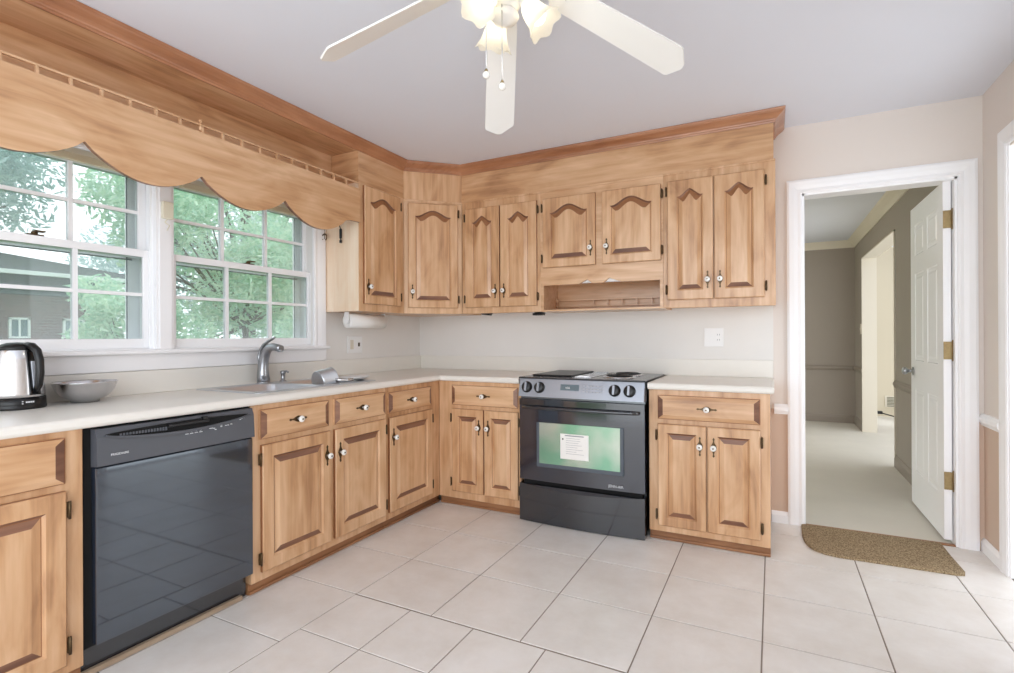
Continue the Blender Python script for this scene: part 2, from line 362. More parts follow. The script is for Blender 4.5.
# ---------------------------------------------------------------- hall beyond the doorway
HX, HY, HC = 3.745, 4.6, 2.455
b = B(); b.box(-.15, HX+.12, .02, HY, -.06, .001).box(HX+.12, 6, 1.5, 5.6, -.06, .001); struct('floor', b, 'carpet', label='pale carpet of the hall')
b = B(); b.box(-.15, HX+.12, .12, HY+.1, HC, HC+.1); struct('ceiling', b, M['ceil'], label='hall ceiling')
b = B(); b.box(-.15, HX+.12, HY, HY+.1, 0, HC); struct('wall_hall_far', b, 'taupe')
OY0, OY1, OZ = 2.02, 3.92, 2.13
b = B(); b.box(HX, HX+.12, .12, OY0, 0, HC).box(HX, HX+.12, OY1, HY, 0, HC).box(HX, HX+.12, OY0, OY1, OZ, HC); struct('wall_hall_right', b, 'taupe')
b = B(); b.box(HX-.012, HX+.14, OY1-.012, OY1, 0, OZ).box(HX-.012, HX+.14, OY0, OY0+.012, 0, OZ).box(HX-.012, HX+.14, OY0, OY1, OZ-.012, OZ)
struct('trim_7', b, 'cream', label='cream lining of the wide cased opening off the hall')
b = B(); b.box(HX+.12, 6, 5.5, 5.6, 0, HC); struct('wall_far_room', b, 'creamwall')
b = B(); b.box(HX+.12, 6, 1.5, 5.6, HC, HC+.1); struct('ceiling', b, 'ceil', label='ceiling of the room beyond the hall')
b = B(); sweep(b, [(2., HY), (HX, HY), (HX, .13)], [(0, HC-.095), (.012, HC-.095), (.018, HC-.08), (.03, HC-.06), (.06, HC-.03), (.072, HC-.02), (.085, HC-.001), (0, HC-.001)])
struct('trim_8', b, 'cream', label='cream crown moulding round the hall ceiling')
cr2 = [(o, z+.025) for o, z in crp]
b = B(); sweep(b, [(1, HY), (HX, HY), (HX, OY1)], cr2); sweep(b, [(HX, OY0), (HX, .13)], cr2); struct('trim_9', b, 'taupetrim', label='taupe painted chair rail of the hall')
b = B(); sweep(b, [(1, HY), (HX, HY), (HX, OY1)], [(o, z*1.5) for o, z in bbp]); sweep(b, [(HX, OY0), (HX, .13)], [(o, z*1.5) for o, z in bbp]); struct('baseboard_hall', b, 'taupetrim')
b = B(); b.box(DX0+.012, DX1-.012, .0, .03, -.001, .006, bev=.002); struct('trim_10', b, 'kick', label='worn wooden threshold strip at the hall doorway')
# floor register, cable, outlet, switch in the far rooms
t = thing('wall_register', 'beige floor-level air register in the cream room beyond the hall', 'vent', (4.23, 5.5, .14))
b = B(); b.box(-.02, .38, -.012, 0, -.005, .165, bev=.003); link('register_frame', b, 'cream', t)
b = B()
for sx in (0, .19):
    for k in range(7): b.box(sx+.005, sx+.165, -.02, -.012, .01+k*.021, .02+k*.021)
link('register_grille', b, mat('olive_grille', srgb(120, 118, 96), .5), t)
b = B(); b.tube([(4.12, 5.3, .08), (4.2, 5.25, .06), (4.3, 5.1, .045), (4.4, 5.1, .02), (4.5, 4.9, .01), (4.6, 4.7, .01)], .008, 8)
b.box(4.09, 4.15, 5.27, 5.33, .06, .1, bev=.006); tag(link('power_cord', b, 'darkp'), 'black power cord with plug trailing on the floor of the far cream room', 'cord')
t = thing('wall_outlet', 'small white outlet plate low on the taupe hall wall beside the open door', 'outlet', (HX, 1.37, .275))
b = B(); b.box(-.006, 0, -.036, .036, -.055, .055, bev=.002); link('cover_plate', b, 'plate', t)
b = B(); b.box(-.009, -.006, -.015, .015, .012, .038); link('socket', b, 'cream', t)
b = B(); b.box(-.009, -.006, -.015, .015, -.038, -.012); link('socket', b, 'cream', t)
t = thing('light_switch', 'cream switch plate on the taupe hall wall left of the cased opening', 'switch', (HX, 4.03, 1.26))
b = B(); b.box(-.008, 0, -.05, .05, -.065, .065, bev=.002); link('cover_plate', b, 'cream', t)
b = B(); b.box(-.016, -.008, -.006, .006, -.015, .015); link('toggle', b, 'cream', t)

l = bpy.data.lights.new('hall_fill_light', 'POINT'); l.energy = 13; l.color = (1, .84, .68); l.shadow_soft_size = .12  # warm fill added to brighten the hall, source out of view
o = bpy.data.objects.new('hall_fill_light', l); COL.objects.link(o); o.location = (1.6, 2.7, 2.15)
t = thing('added_ceiling_light', 'added round white flush ceiling light, out of view in the hall', 'light', (1.6, 2.7, HC))  # unseen fixture added to go with the hall fill
b = B(); b.lathe([(.16, -.001), (.16, -.02), (.13, -.06), (.07, -.09), (.01, -.1)], seg=32); link('lamp_shade', b, 'shade', t)
b = B(); b.lathe([(.175, -.001), (.175, -.016), (.16, -.022)], seg=32); link('base_ring', b, 'nickel', t)
# hall door leaf: six panel, open
dr = sroot('door_1', 'white six-panel door standing open into the hall'); dr.location = (3.663, .045, .02)
lw, lh, lt = .775, 2.035, .036
b = B(); b.box(-lt+.004, -.004, 0, lw, 0, lh)
def panelface(b, xf, s, y0, y1, z0, z1):
    i = .022; d = .005*s
    b.loops([[(xf, y0, z0), (xf, y1, z0), (xf, y1, z1), (xf, y0, z1)], [(xf-d, y0+.008, z0+.008), (xf-d, y1-.008, z0+.008), (xf-d, y1-.008, z1-.008), (xf-d, y0+.008, z1-.008)],
             [(xf-d, y0+i, z0+i), (xf-d, y1-i, z0+i), (xf-d, y1-i, z1-i), (xf-d, y0+i, z1-i)], [(xf-.001*s, y0+i+.02, z0+i+.02), (xf-.001*s, y1-i-.02, z0+i+.02), (xf-.001*s, y1-i-.02, z1-i-.02), (xf-.001*s, y0+i+.02, z1-i-.02)]], 0, cap0=False)
cols = [(.115, .345), (.43, .66)]; rows = [(.24, .80), (.99, 1.58), (1.70, 1.91)]
for s, xf in ((-1, -lt), (1, 0)):
    xi = xf+(.004 if s < 0 else -.004)
    a, c = sorted((xf, xi))
    for y0, y1 in ((0, cols[0][0]), (cols[0][1], cols[1][0]), (cols[1][1], lw)): b.box(a, c, y0, y1, 0, lh)
    for z0, z1 in ((0, rows[0][0]), (rows[0][1], rows[1][0]), (rows[1][1], rows[2][0]), (rows[2][1], lh)):
        for y0, y1 in cols: b.box(a, c, y0, y1, z0, z1)
    for y0, y1 in cols:
        for z0, z1 in rows: panelface(b, xf, s, y0, y1, z0, z1)
link('door_leaf', b, 'white', dr)
b = B()
for s, xf in ((-1, -lt), (1, 0)):
    b.lathe([(.027, 0), (.027, .006), (.010, .01), (.010, .03), (.02, .036), (.027, .048), (.024, .06), (.008, .066)], (xf, lw-.065, .915), (s, 0, 0))
link('door_knob', b, 'nickel', dr)
for z in (.335, 1.075, 1.82):
    b = B(); b.cyl((.008, -.006, z-.05), (.008, -.006, z+.05), .0075).box(-lt, .004, -.004, .0, z-.05, z+.05).box(.008, .0135, -.004, .03, z-.05, z+.05).sphere((.008, -.006, z+.053), .009).sphere((.008, -.006, z-.053), .009)
    link('door_hinge', b, 'gold', dr)

# ---------------------------------------------------------------- cabinet doors, drawers, hardware
def arch_fn(kind):
    if kind == 'wide': return lambda t: max(0, .5+.5*math.cos(PI*min(1, abs(t)/.86)))**.75
    if kind == 'narrow': return lambda t: (1-min(1, abs(t)/.82))**.95*.55+.45*(.5+.5*math.cos(PI*min(1, abs(t)/.82)))
    return None
def panel_mesh(w, h, t=.02, fr=.052, kind=None, A=.05, K=22):
    b = B(); fn = arch_fn(kind) if kind else (lambda t: 0); n = K if kind else 2
    def rect(i, y):
        top = [(w-i+(2*i-w)*k/n, y, h-i) for k in range(n+1)]
        return [(i, y, i), (w-i, y, i)]+top
    def inner(i, y):
        j = i-fr; top = []
        zs = h-fr-(A if kind else 0)
        for k in range(n+1):
            t_ = 1-2*k/n; top.append((w/2+t_*(w/2-i), y, zs+(A*fn(t_) if kind else 0)-j))
        return [(i, y, i), (w-i, y, i)]+top
    bw = min(.026, (w-2*fr)*.15)
    Ls = [rect(0, 0), rect(0, -t+.005), rect(.005, -t), inner(fr, -t), inner(fr+.0085, -t+.009), inner(fr+.011, -t+.0095), inner(fr+.011+bw, -t+.0015)]
    N_ = len(Ls[0])
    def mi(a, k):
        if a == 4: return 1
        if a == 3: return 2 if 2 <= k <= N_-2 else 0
        if a == 0: return 1  # door edge faces coloured darker to stand for shade in the gaps
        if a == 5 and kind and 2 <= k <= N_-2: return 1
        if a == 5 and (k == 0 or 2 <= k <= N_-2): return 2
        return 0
    b.loops(Ls, mifn=mi); return b
def drawer_mesh(w, h, t=.02):
    b = B()
    def rect(i, j, y): return [(i, y, j), (w-i, y, j), (w-i, y, h-j), (i, y, h-j)]
    Ls = [rect(0, 0, 0), rect(0, 0, -.011), rect(.003, .003, -.013), rect(.03, .024, -t)]
    b.loops(Ls, mifn=lambda a, k: 2 if (a == 2 and k in (1, 3)) else (1 if a == 1 else 0)); return b
KN = None
def knob(parent, x, z, horiz=False, y=-.02):
    """porcelain knob on an antique backplate, sub-parts of a door or drawer"""
    b = B(); pts = [(-.055, 0), (-.047, .006), (-.038, .003), (-.026, .005), (-.014, .012), (0, .016), (.014, .012), (.026, .005), (.038, .003), (.047, .006), (.055, 0)]
    poly = pts+[(a, -c) for a, c in pts[-2:0:-1]]
    if not horiz: poly = [(c, a) for a, c in poly]
    b.prism([(x+a, z+c) for a, c in poly], y, y-.003); link('backplate', b, 'brass', parent)
    b = B(); b.lathe([(.006, 0), (.006, .012), (.013, .015), (.0165, .022), (.0155, .028), (.008, .031)], (x, y-.003, z), (0, -1, 0), 18)
    b.lathe([(.0045, 0), (.0045, .0015)], (x, y-.034, z), (0, -1, 0), 10, mi=1); link('knob', b, ['knob', 'brass'], parent)
def hinge(parent, x, z, y=-.004):
    b = B(); b.box(x-.006, x+.006, y-.012, y, z-.026, z+.026, bev=.002).cyl((x, y-.013, z-.03), (x, y-.013, z+.03), .0045, seg=8)
    link('hinge', b, 'brass', parent)
def door(parent, x0, x1, z0, z1, yf, kn, kz, kind=None, A=.05, hl=True, fr=None):
    """kn: 'l' or 'r' side of the knob; hinges on the other side"""
    w, h = x1-x0, z1-z0
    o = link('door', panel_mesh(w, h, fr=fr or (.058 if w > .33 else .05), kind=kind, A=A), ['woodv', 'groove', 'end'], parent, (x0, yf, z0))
    knob(o, (w-.032 if kn == 'r' else .032), kz-z0)
    hx = -.008 if kn == 'r' else w+.008
    if hl:
        for hz in (.065, h-.065): hinge(o, hx, hz)
    return o
def drawer(parent, x0, x1, z0, z1, yf):
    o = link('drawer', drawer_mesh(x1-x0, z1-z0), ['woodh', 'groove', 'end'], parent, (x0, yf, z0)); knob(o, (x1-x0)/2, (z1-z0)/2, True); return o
ZC = .876
def carcass(parent, x0, x1, D, z0, z1, matn='woodv', top=False, back=-.003, kick=True):
    b = B(); t = .016
    b.box(x0, x0+t, -D, back, z0, z1).box(x1-t, x1, -D, back, z0, z1).box(x0+t, x1-t, -D, back, z0, z0+t).box(x0+t, x1-t, back-.006, back, z0+t, z1)
    if top: b.box(x0+t, x1-t, -D, back-.006, z1-t, z1)
    link('carcass', b, matn, parent)
DB = .627
def base_cabinet(t, x0, x1, D=DB, kickx=None):
    carcass(t, x0, x1, D-.02, .055, ZC-.001)
    b = B(); b.box(x0, x1, -D, -D+.02, .052, ZC-.001, bev=.002, seg=1); link('face_frame', b, 'woodv', t)
    k0, k1 = kickx or (x0, x1)
    b = B(); b.box(k0, k1, -D+.022, -D+.04, 0, .054).box(k0, k1, -D+.01, -D+.022, 0, .016, bev=.004); link('kick_board', b, 'kick', t)
R90 = PI/2
# left run: local x = world y, local -y = world +x
def LX(y): return y
t = thing('base_cabinet', 'base cabinet at the left edge, left of the black dishwasher', 'cabinet', (.003, -2.787, 0), R90)
base_cabinet(t, -.76, 0)
drawer(t, -.735, -.055, .697, .852, -DB); door(t, -.415, -.053, .085, .672, -DB, 'l', .6)
door(t, -.735, -.43, .085, .672, -DB, 'r', .6)
t = thing('base_cabinet', 'wide sink base cabinet right of the dishwasher, two drawers over two doors', 'cabinet', (.003, -2.137, 0), R90)
base_cabinet(t, 0, .932); o = 2.137
for a, c in ((-2.095, -1.677), (-1.635, -1.219)): drawer(t, a+o, c+o, .712, .850, -DB)
door(t, -2.088+o, -1.665+o, .092, .684, -DB, 'r', .558); door(t, -1.635+o, -1.222+o, .092, .684, -DB, 'l', .558)
t = thing('base_cabinet', 'base cabinet in the inner corner, single drawer over a single door', 'cabinet', (.003, -1.204, 0), R90)
o = 1.204; base_cabinet(t, 0, 1.198-.0, kickx=(0, .60))
drawer(t, -1.190+o, -.739+o, .712, .842, -DB); door(t, -1.184+o, -.733+o, .095, .684, -DB, 'l', .562)
t = thing('base_cabinet', 'narrow two-door base cabinet between the corner and the range', 'cabinet', (0, 0, 0))
D = .627
base_cabinet(t, .632, 1.281)
drawer(t, .747, 1.264, .710, .848, -DB); door(t, .748, 1.001, .105, .683, -DB, 'r', .563); door(t, 1.009, 1.264, .105, .683, -DB, 'l', .563)
t = thing('base_cabinet', 'two-door base cabinet right of the range, beside the doorway', 'cabinet', (2.113, 0, 0)); o = -2.113
base_cabinet(t, 0, .634)
drawer(t, 2.165+o, 2.70+o, .706, .843, -DB); door(t, 2.165+o, 2.428+o, .09, .678, -DB, 'r', .566); door(t, 2.436+o, 2.70+o, .09, .678, -DB, 'l', .566)

# ---------------------------------------------------------------- upper cabinets
UB, UT, UD = 1.362, 2.219, .31
def upper_frame(t, x0, x1, z0=UB, z1=UT):
    b = B(); b.box(x0, x1, -UD, -UD+.02, z0, z1, bev=.002, seg=1).box(x0, x1, -UD-.008, -UD, z1-.014, z1-.002, bev=.003); link('face_frame', b, 'woodv', t)
t = thing('wall_cabinet', 'wall cabinet beside the window with a pale side panel and one arched door', 'cabinet', (.003, -1.087, UB), R90)
Z = -UB
b = B(); b.box(0, .473, -UD+.003, -.0, 0, UT-UB-.001); link('carcass', b, 'woodv', t)
b = B(); b.box(-.004, 0, -UD+.003, -.0, 0, UT-UB-.002); link('side_panel', b, 'pale', t)['label'] = 'pale varnished birch side panel'
b = B(); b.box(-.004, .470, -UD-.0, -UD+.003, 0, UT-UB-.001); link('face_frame', b, 'woodv', t)
door(t, .035, .413, .05, .845, -UD, 'l', .165, 'wide', .045, fr=.055)
# diagonal corner
t = thing('wall_cabinet', 'diagonal corner wall cabinet with one arched door', 'cabinet', (0, 0, UB))
b = B(); b.prism([(.0035, -.0065), (.0035, -.61), (.3, -.61), (.309, -.606), (.625, -.305), (.628, -.0065)], 0, UT-UB-.001, 'xy'); link('carcass', b, 'woodv', t)
d45 = math.atan2(.3, .32); L45 = math.hypot(.32, .3)
fr_ = bpy.data.objects.new('diagonal_face', None)
b = B(); b.box(0, L45, -.004, .001, 0, UT-UB-.001).box(0, L45, -.012, -.004, UT-UB-.016, UT-UB-.003, bev=.003)
ff = link('face_frame', b, 'woodv', t, (.309, -.6105, 0), d45)
bpy.data.objects.remove(fr_)
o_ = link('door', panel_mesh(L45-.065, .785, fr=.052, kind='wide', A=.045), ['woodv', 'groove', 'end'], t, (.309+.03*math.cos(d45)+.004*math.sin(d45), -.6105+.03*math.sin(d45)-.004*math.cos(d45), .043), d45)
knob(o_, .03, .12); 
for hz in (.065, .72): hinge(o_, L45-.065+.008, hz)
def upper(label, x0, x1):
    t = thing('wall_cabinet', label, 'cabinet', (x0, 0, UB)); b = B()
    b.box(0, x1-x0, -UD+.02, -.0065, 0.012, UT-UB-.001); link('carcass', b, 'woodv', t); upper_frame(t, 0, x1-x0, 0, UT-UB); return t
t = upper('tall two-door wall cabinet between the diagonal corner and the open niche', .632, 1.290)
door(t, .670-.632, .963-.632, .045, .795, -UD, 'r', .162, 'narrow', .045, fr=.062); door(t, .971-.632, 1.264-.632, .045, .795, -UD, 'l', .162, 'narrow', .045, fr=.062)
t = upper('tall two-door wall cabinet at the right end beside the doorway', 2.142, 2.779); o = -2.142
door(t, 2.170+o, 2.440+o, .05, .80, -UD, 'r', .168, 'narrow', .045, fr=.058); door(t, 2.447+o, 2.721+o, .05, .80, -UD, 'l', .168, 'narrow', .045, fr=.058)
# cabinet above the range with the open niche
t = thing('wall_cabinet', 'short two-door wall cabinet over the range with an open shelf niche', 'cabinet', (1.2905, 0, UB)); o = -1.2905
w = 2.1415-1.2905
b = B(); b.box(0, w, -UD+.02, -.0065, .255, UT-UB-.001).box(0, .012, -UD+.02, -.0065, 0, .255).box(w-.012, w, -UD+.02, -.0065, 0, .255)
b.box(.012, w-.012, -UD+.02, -.0065, 0, .012).box(.012, w-.012, -.013, -.0065, .012, .255); link('carcass', b, 'woodh', t)
b = B(); N1, N2 = (1.576+o, 1.633+o, 1.669+o), (1.745+o, 1.787+o, 1.874+o)
b.box(0, .022, -UD, -UD+.02, 0, UT-UB).box(w-.022, w, -UD, -UD+.02, 0, UT-UB).box(.022, w-.022, -UD, -UD+.02, 0, .012)
zb = 1.546-UB
b.prism([(.022, zb), (N1[0], zb), (N1[1], zb+.028), (N1[2], zb), (N2[0], zb), (N2[1], zb+.030), (N2[2], zb), (w-.022, zb), (w-.022, UT-UB), (.022, UT-UB)], -UD, -UD+.02)
b.box(0, w, -UD-.008, -UD, UT-UB-.014, UT-UB-.002, bev=.003); link('face_frame', b, 'woodh', t)
b = B(); b.box(N1[0]-.02, N2[2]+.03, -UD+.022, -UD+.05, zb+.006, zb+.06, bev=.004); link('light_fixture', b, 'plate', t)['label'] = 'white light fitting behind the notched header'
b = B(); b.box(.012, w-.012, -.052, -.044, .088, .098).box(.012, w-.012, -.052, -.044, .04, .048)
for k in range(6): b.box(.305+k*.105-.004, .305+k*.105+.004, -.052, -.044, .048, .088)
b.lathe([(.006, 0), (.01, .012), (.005, .02), (.009, .035), (.005, .045), (.011, .055), (.006, .07)], (.02, -.048, .04), seg=10)
link('gallery_rail', b, 'woodh', t)
door(t, 1.312+o, 1.697+o, 1.670-UB, 2.158-UB, -UD, 'r', 1.785-UB, 'wide', .05, fr=.055)
door(t, 1.744+o, 2.128+o, 1.670-UB, 2.158-UB, -UD, 'l', 1.785-UB, 'wide', .05, fr=.055)

# ---------------------------------------------------------------- soffit, cornice, window valance
b = B(); b.prism([(.003, -.003), (.003, -1.085), (.307, -1.085), (.307, -.611), (.628, -.306), (2.770, -.306), (2.770, -.003)], 2.2195, CE-.001, 'xy')
b.bm.normal_update()
for f in b.bm.faces: f.material_index = 1 if abs(f.normal.x) > .9 else (2 if abs(f.normal.x) > .3 else 0)
struct('trim_11', b, ['woodh', 'woody', 'woodv'], label='maple soffit boards above the wall cabinets')
crownp = [(0, 2.428), (.008, 2.428), (.010, 2.436), (.015, 2.440), (.017, 2.446), (.030, 2.458), (.045, 2.468), (.053, 2.474), (.057, 2.480), (.060, 2.482), (.062, CE-.002), (0, CE-.002)]
b = B(); sweep(b, [(.3075, YB+.1), (.3075, -.6112), (.6282, -.3065), (2.7705, -.3065), (2.7705, -.003)], crownp)
for f in b.bm.faces:
    if abs(f.calc_center_median().x-.34) < .06 and f.calc_center_median().y < -.7: f.material_index = 1
struct('trim_12', b, ['crown', 'crowny'], label='reddish crown moulding along the top of the soffit')
b = B(); b.box(.003, .307, YB+.1, -1.0865, 2.432, CE-.001).box(.003, .065, YB+.1, -1.0865, 2.168, 2.432).box(.065, .307, YB+.1, -1.0915, 2.150, 2.166)
struct('trim_13', b, 'woody', label='open maple plate shelf above the window')
b = B(); cusps = [(-4.55, 1.962), (-4.07, 1.962), (-3.595, 1.965), (-3.12, 1.967), (-2.644, 1.969), (-2.168, 1.959), (-1.69, 1.954), (-1.224, 1.935)]
poly = [(YB+.1, 1.935)]
for (a, za), (c, zc) in zip(cusps[:-1], cusps[1:]):
    for k in range(0, 16):
        u = k/16; y = a+(c-a)*u; zz = za+(zc-za)*u
        poly.append((y, zz-.103*math.sin(PI*u)**.80))
poly += [(-1.224, 1.935), (-1.175, 1.945), (-1.0925, 1.948), (-1.0925, 2.168), (YB+.1, 2.180)]
b.prism(poly, .310, .330, 'yz'); b.bm.normal_update()
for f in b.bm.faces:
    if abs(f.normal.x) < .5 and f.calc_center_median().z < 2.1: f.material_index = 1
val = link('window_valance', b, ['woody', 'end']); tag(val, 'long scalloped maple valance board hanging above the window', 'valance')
b = B(); b.box(.314, .326, YB+.1, -1.0925, 2.203, 2.211); yk = -1.212
while yk > YB+.1:
    b.box(.314, .326, yk-.005, yk+.005, 2.168, 2.204); yk -= .1053
for yy in (-2.168, -3.6): b.lathe([(.006, 0), (.008, .02), (.005, .03), (.009, .045), (.004, .055)], (.320, yy, 2.18), seg=10)
link('gallery_rail', b, 'woody', val)

# ---------------------------------------------------------------- window
def window(name, label, y0, y1):
    """y0..y1 glass extents; double hung, 3x2 panes per sash"""
    r = sroot(name, label)
    b = B(); fx0, fx1 = -.15, -.002
    b.box(fx0, fx1, y0-.055, y0-.036, 1.105, 2.055).box(fx0, fx1, y1+.036, y1+.05, 1.105, 2.055).box(fx0, fx1, y0-.036, y1+.036, 2.035, 2.055).box(fx0, fx1, y0-.036, y1+.036, 1.105, 1.135)
    b.box(-.026, -.014, y0-.036, y0-.024, 1.135, 2.035).box(-.026, -.014, y1+.024, y1+.036, 1.135, 2.035); link('window_frame', b, 'sash', r)
    def sash(nm, x0, x1, z0, z1, g0, g1, mz):
        b = B(); b.box(x0, x1, y0-.034, y0, z0, z1, bev=.002, seg=1).box(x0, x1, y1, y1+.034, z0, z1, bev=.002, seg=1).box(x0, x1, y0, y1, z0, g0).box(x0, x1, y0, y1, g1, z1)
        for k in (1, 2): yy = y0+(y1-y0)*k/3; b.box(x0+.004, x1-.004, yy-.009, yy+.009, g0, g1)
        xm = (x0+x1)/2; b.box(x0+.006, x1-.006, y0, y1, mz-.008, mz+.008)
        link(nm, b, 'sash', r)
        b = B(); b.box(xm-.002, xm+.002, y0, y1, g0, g1); link('window_pane', b, 'glass', r)
    sash('lower_sash', -.062, -.028, 1.137, 1.625, 1.183, 1.590, 1.402)
    sash('upper_sash', -.102, -.068, 1.590, 2.033, 1.630, 1.990, 1.815)
    b = B(); yc = (y0+y1)/2; b.box(-.060, -.030, yc-.03, yc+.03, 1.625, 1.632, bev=.002).cyl((-.045, yc, 1.632), (-.045, yc, 1.642), .012); b.box(-.05, -.02, yc-.006, yc+.03, 1.642, 1.648)
    link('sash_lock', b, 'brass', r)
    b = B(); b.box(-.148, -.128, y0-.034, y0+.018, 1.137, 2.033).box(-.148, -.128, y1-.022, y1+.034, 1.137, 2.033).box(-.148, -.128, y0, y1, 1.137, 1.16).box(-.148, -.128, y0, y1, 2.0, 2.033).box(-.148, -.128, y0, y1, 1.585, 1.615)
    link('storm_frame', b, 'sash', r)
    b = B(); b.box(-.129, -.126, y0+.018, y0+.024, 1.16, 2.0).box(-.129, -.126, y1-.028, y1-.022, 1.16, 2.0).box(-.129, -.126, y0, y1, 1.994, 2.0).box(-.129, -.126, y0, y1, 1.579, 1.585)
    link('storm_gasket', b, 'alu', r)
    return r
window('window_1', 'left double-hung window, grey house visible through it', -3.085, -2.240)
window('window_2', 'right double-hung window above the sink', -2.080, -1.212)
b = B()   # mullion, casings, stool, apron
cp = [(0, 0), (0, .012), (.012, .018), (.03, .014), (.06, .02), (.095, .022), (.095, 0)]
b.loops([[(d, -1.196+o, 1.13) for o, d in cp], [(d, -1.196+o, 2.04+o) for o, d in cp]])
b.loops([[(d, -1.196+o, 2.04+o) for o, d in cp], [(d, -3.14-o, 2.04+o) for o, d in cp]])
b.loops([[(d, -3.14-o, 1.13) for o, d in cp], [(d, -3.14-o, 2.04+o) for o, d in cp]])
b.box(-.002, .016, -2.204, -2.116, 1.13, 2.04, bev=.003).box(.016, .022, -2.190, -2.130, 1.13, 2.04, bev=.002)
b.box(-.03, .05, -3.28, -1.085, 1.108, 1.13, bev=.006).box(0, .02, -3.27, -1.095, 1.028, 1.108, bev=.003)
struct('trim_14', b, 'white', label='white window casing with stool, apron and centre mullion')
# raised blinds
for y0, y1, lb in ((-3.09, -2.25, 'raised white blind at the head of the left window'), (-2.07, -1.22, 'raised white blind at the head of the right window')):
    t = thing('window_blind', lb, 'blind', (-.012, y0, 1.975))
    b = B(); b.box(-.012, .012, 0, y1-y0, .035, .06, bev=.002); link('head_rail', b, 'slat', t)
    b = B()
    for k in range(6): b.box(-.012, .012, .005, y1-y0-.005, .004+k*.005, .007+k*.005)
    link('slat_stack', b, 'slat', t)
# sensor and cord
b = B(); b.box(0, .022, -.026, .026, -.043, .043, bev=.004); s_ = link('alarm_sensor', b, 'beige', None, (.022, -2.158, 1.832)); tag(s_, 'small cream alarm sensor box on the white window mullion', 'sensor')
b = B(); b.tube([(.012, 0, -.043), (.008, -.012, -.06), (.01, .01, -.075), (.006, 0, -.1)], .0025, 6); link('wire', b, 'beige', s_)

# ---------------------------------------------------------------- worktops and splash
def noseprof(z0=.876, z1=.914): return [(-.02, z0), (.006, z0), (.012, z0+.004), (.016, z0+.012), (.016, z1-.012), (.012, z1-.004), (.006, z1), (-.02, z1)]
t = thing('countertop', 'long white L-shaped laminate countertop around the sink', 'countertop', (0, 0, 0))
SX0, SX1, SY0, SY1 = .060, .560, -2.045, -1.195
b = B(); E = .647
b.box(.001, SX0+.015, YB+.1, -.001, .876, .914).box(SX1-.015, E-.02, YB+.1, -.001, .876, .914).box(SX0+.015, SX1-.015, YB+.1, SY0+.015, .876, .914).box(SX0+.015, SX1-.015, SY1-.015, -.001, .876, .914)
b.box(E-.02, 1.281, -E+.02, -.001, .876, .914)
sweep(b, [(E, YB+.1), (E, -E), (1.281, -E)], noseprof()); link('worktop', b, 'lam', t)
t = thing('countertop', 'short white laminate countertop right of the range', 'countertop', (0, 0, 0))
b = B(); b.box(2.112, 2.732, -E+.02, -.001, .876, .914); sweep(b, [(2.112, -E), (2.752, -E), (2.752, -.001)], noseprof()); link('worktop', b, 'lam', t)
b = B(); b.box(.001, .02, YB+.1, -.001, .9145, 1.026, bev=.002).box(.021, 2.764, -.02, -.0015, .9145, 1.026, bev=.002)
tag(link('backsplash', b, 'lam'), 'low white laminate backsplash strip along the walls behind both countertops', 'backsplash')

# ---------------------------------------------------------------- sink, tap
t = thing('kitchen_sink', 'double-bowl stainless steel sink set into the countertop', 'sink', (0, 0, .914))
def rr(x0, x1, y0, y1, r, z, n=5):
    P = []
    for cx, cy, a0 in ((x1-r, y0+r, -PI/2), (x1-r, y1-r, 0), (x0+r, y1-r, PI/2), (x0+r, y0+r, PI)):
        for k in range(n+1): P.append((cx+r*math.cos(a0+PI/2*k/n), cy+r*math.sin(a0+PI/2*k/n), z))
    return P
b = B()
b.loops([rr(SX0, SX1, SY0, SY1, .03, .0005), rr(SX0, SX1, SY0, SY1, .03, .004), rr(SX0+.008, SX1-.008, SY0+.008, SY1-.008, .025, .0055)], cap0=False, cap1=False, smooth=False)
def recto(x0, x1, y0, y1, z): return [(min(max(x, x0), x1), min(max(y, y0), y1), z) for x, y, z in rr(x0-.0, x1+.0, y0, y1, 1e-4, z)]
ym = -1.60
for (a, c) in ((SY0+.008, ym), (ym, SY1-.008)):
    bx0, bx1 = SX0+.075, SX1-.035; by0, by1 = (a+.03, c-.014) if c == ym else (a+.014, c-.03)
    b.loops([recto(SX0+.008, SX1-.008, a, c, .0055), rr(bx0, bx1, by0, by1, .06, .0055), rr(bx0+.006, bx1-.006, by0+.006, by1-.006, .056, -.003),
             rr(bx0+.02, bx1-.02, by0+.02, by1-.02, .05, -.15), rr(bx0+.05, bx1-.05, by0+.05, by1-.05, .04, -.172)], cap0=False, smooth=True)
link('sink_bowls', b, 'sinksteel', t)
for cy in (-1.82, -1.40):
    b = B(); b.lathe([(.042, 0), (.042, .003), (.03, .004), (.012, .001)], (.33, cy, -.172)); link('drain', b, 'nickel', t)
t = thing('kitchen_faucet', 'curved brushed nickel single-lever faucet behind the sink', 'faucet', (.097, -1.645, .9195))
b = B(); b.lathe([(.036, 0), (.036, .006), (.03, .012)], (-.012, 0, 0), seg=24); link('base', b, 'nickel', t)
pts = [(-.012, 0, .008), (-.016, 0, .05), (-.014, 0, .10), (-.004, 0, .15), (.014, 0, .185), (.04, 0, .207), (.08, 0, .213), (.115, 0, .208), (.14, 0, .203)]
b = B(); b.tube(pts, [.036, .033, .030, .028, .025, .023, .021, .020, .019], 16); b.lathe([(.015, 0), (.015, .012)], (.13, 0, .197), (.15, 0, -1), 14); link('spout', b, 'nickel', t)
b = B(); b.tube([(-.034, 0, .11), (-.045, 0, .15), (-.032, 0, .19), (-.005, 0, .225), (.035, 0, .247), (.075, 0, .262), (.088, 0, .27)], [.012, .012, .011, .010, .008, .0065, .004], 12, sx=1.4); link('lever', b, 'nickel', t)
t = thing('soap_dispenser', 'small nickel soap dispenser beside the faucet', 'soap dispenser', (.10, -1.52, .9195))
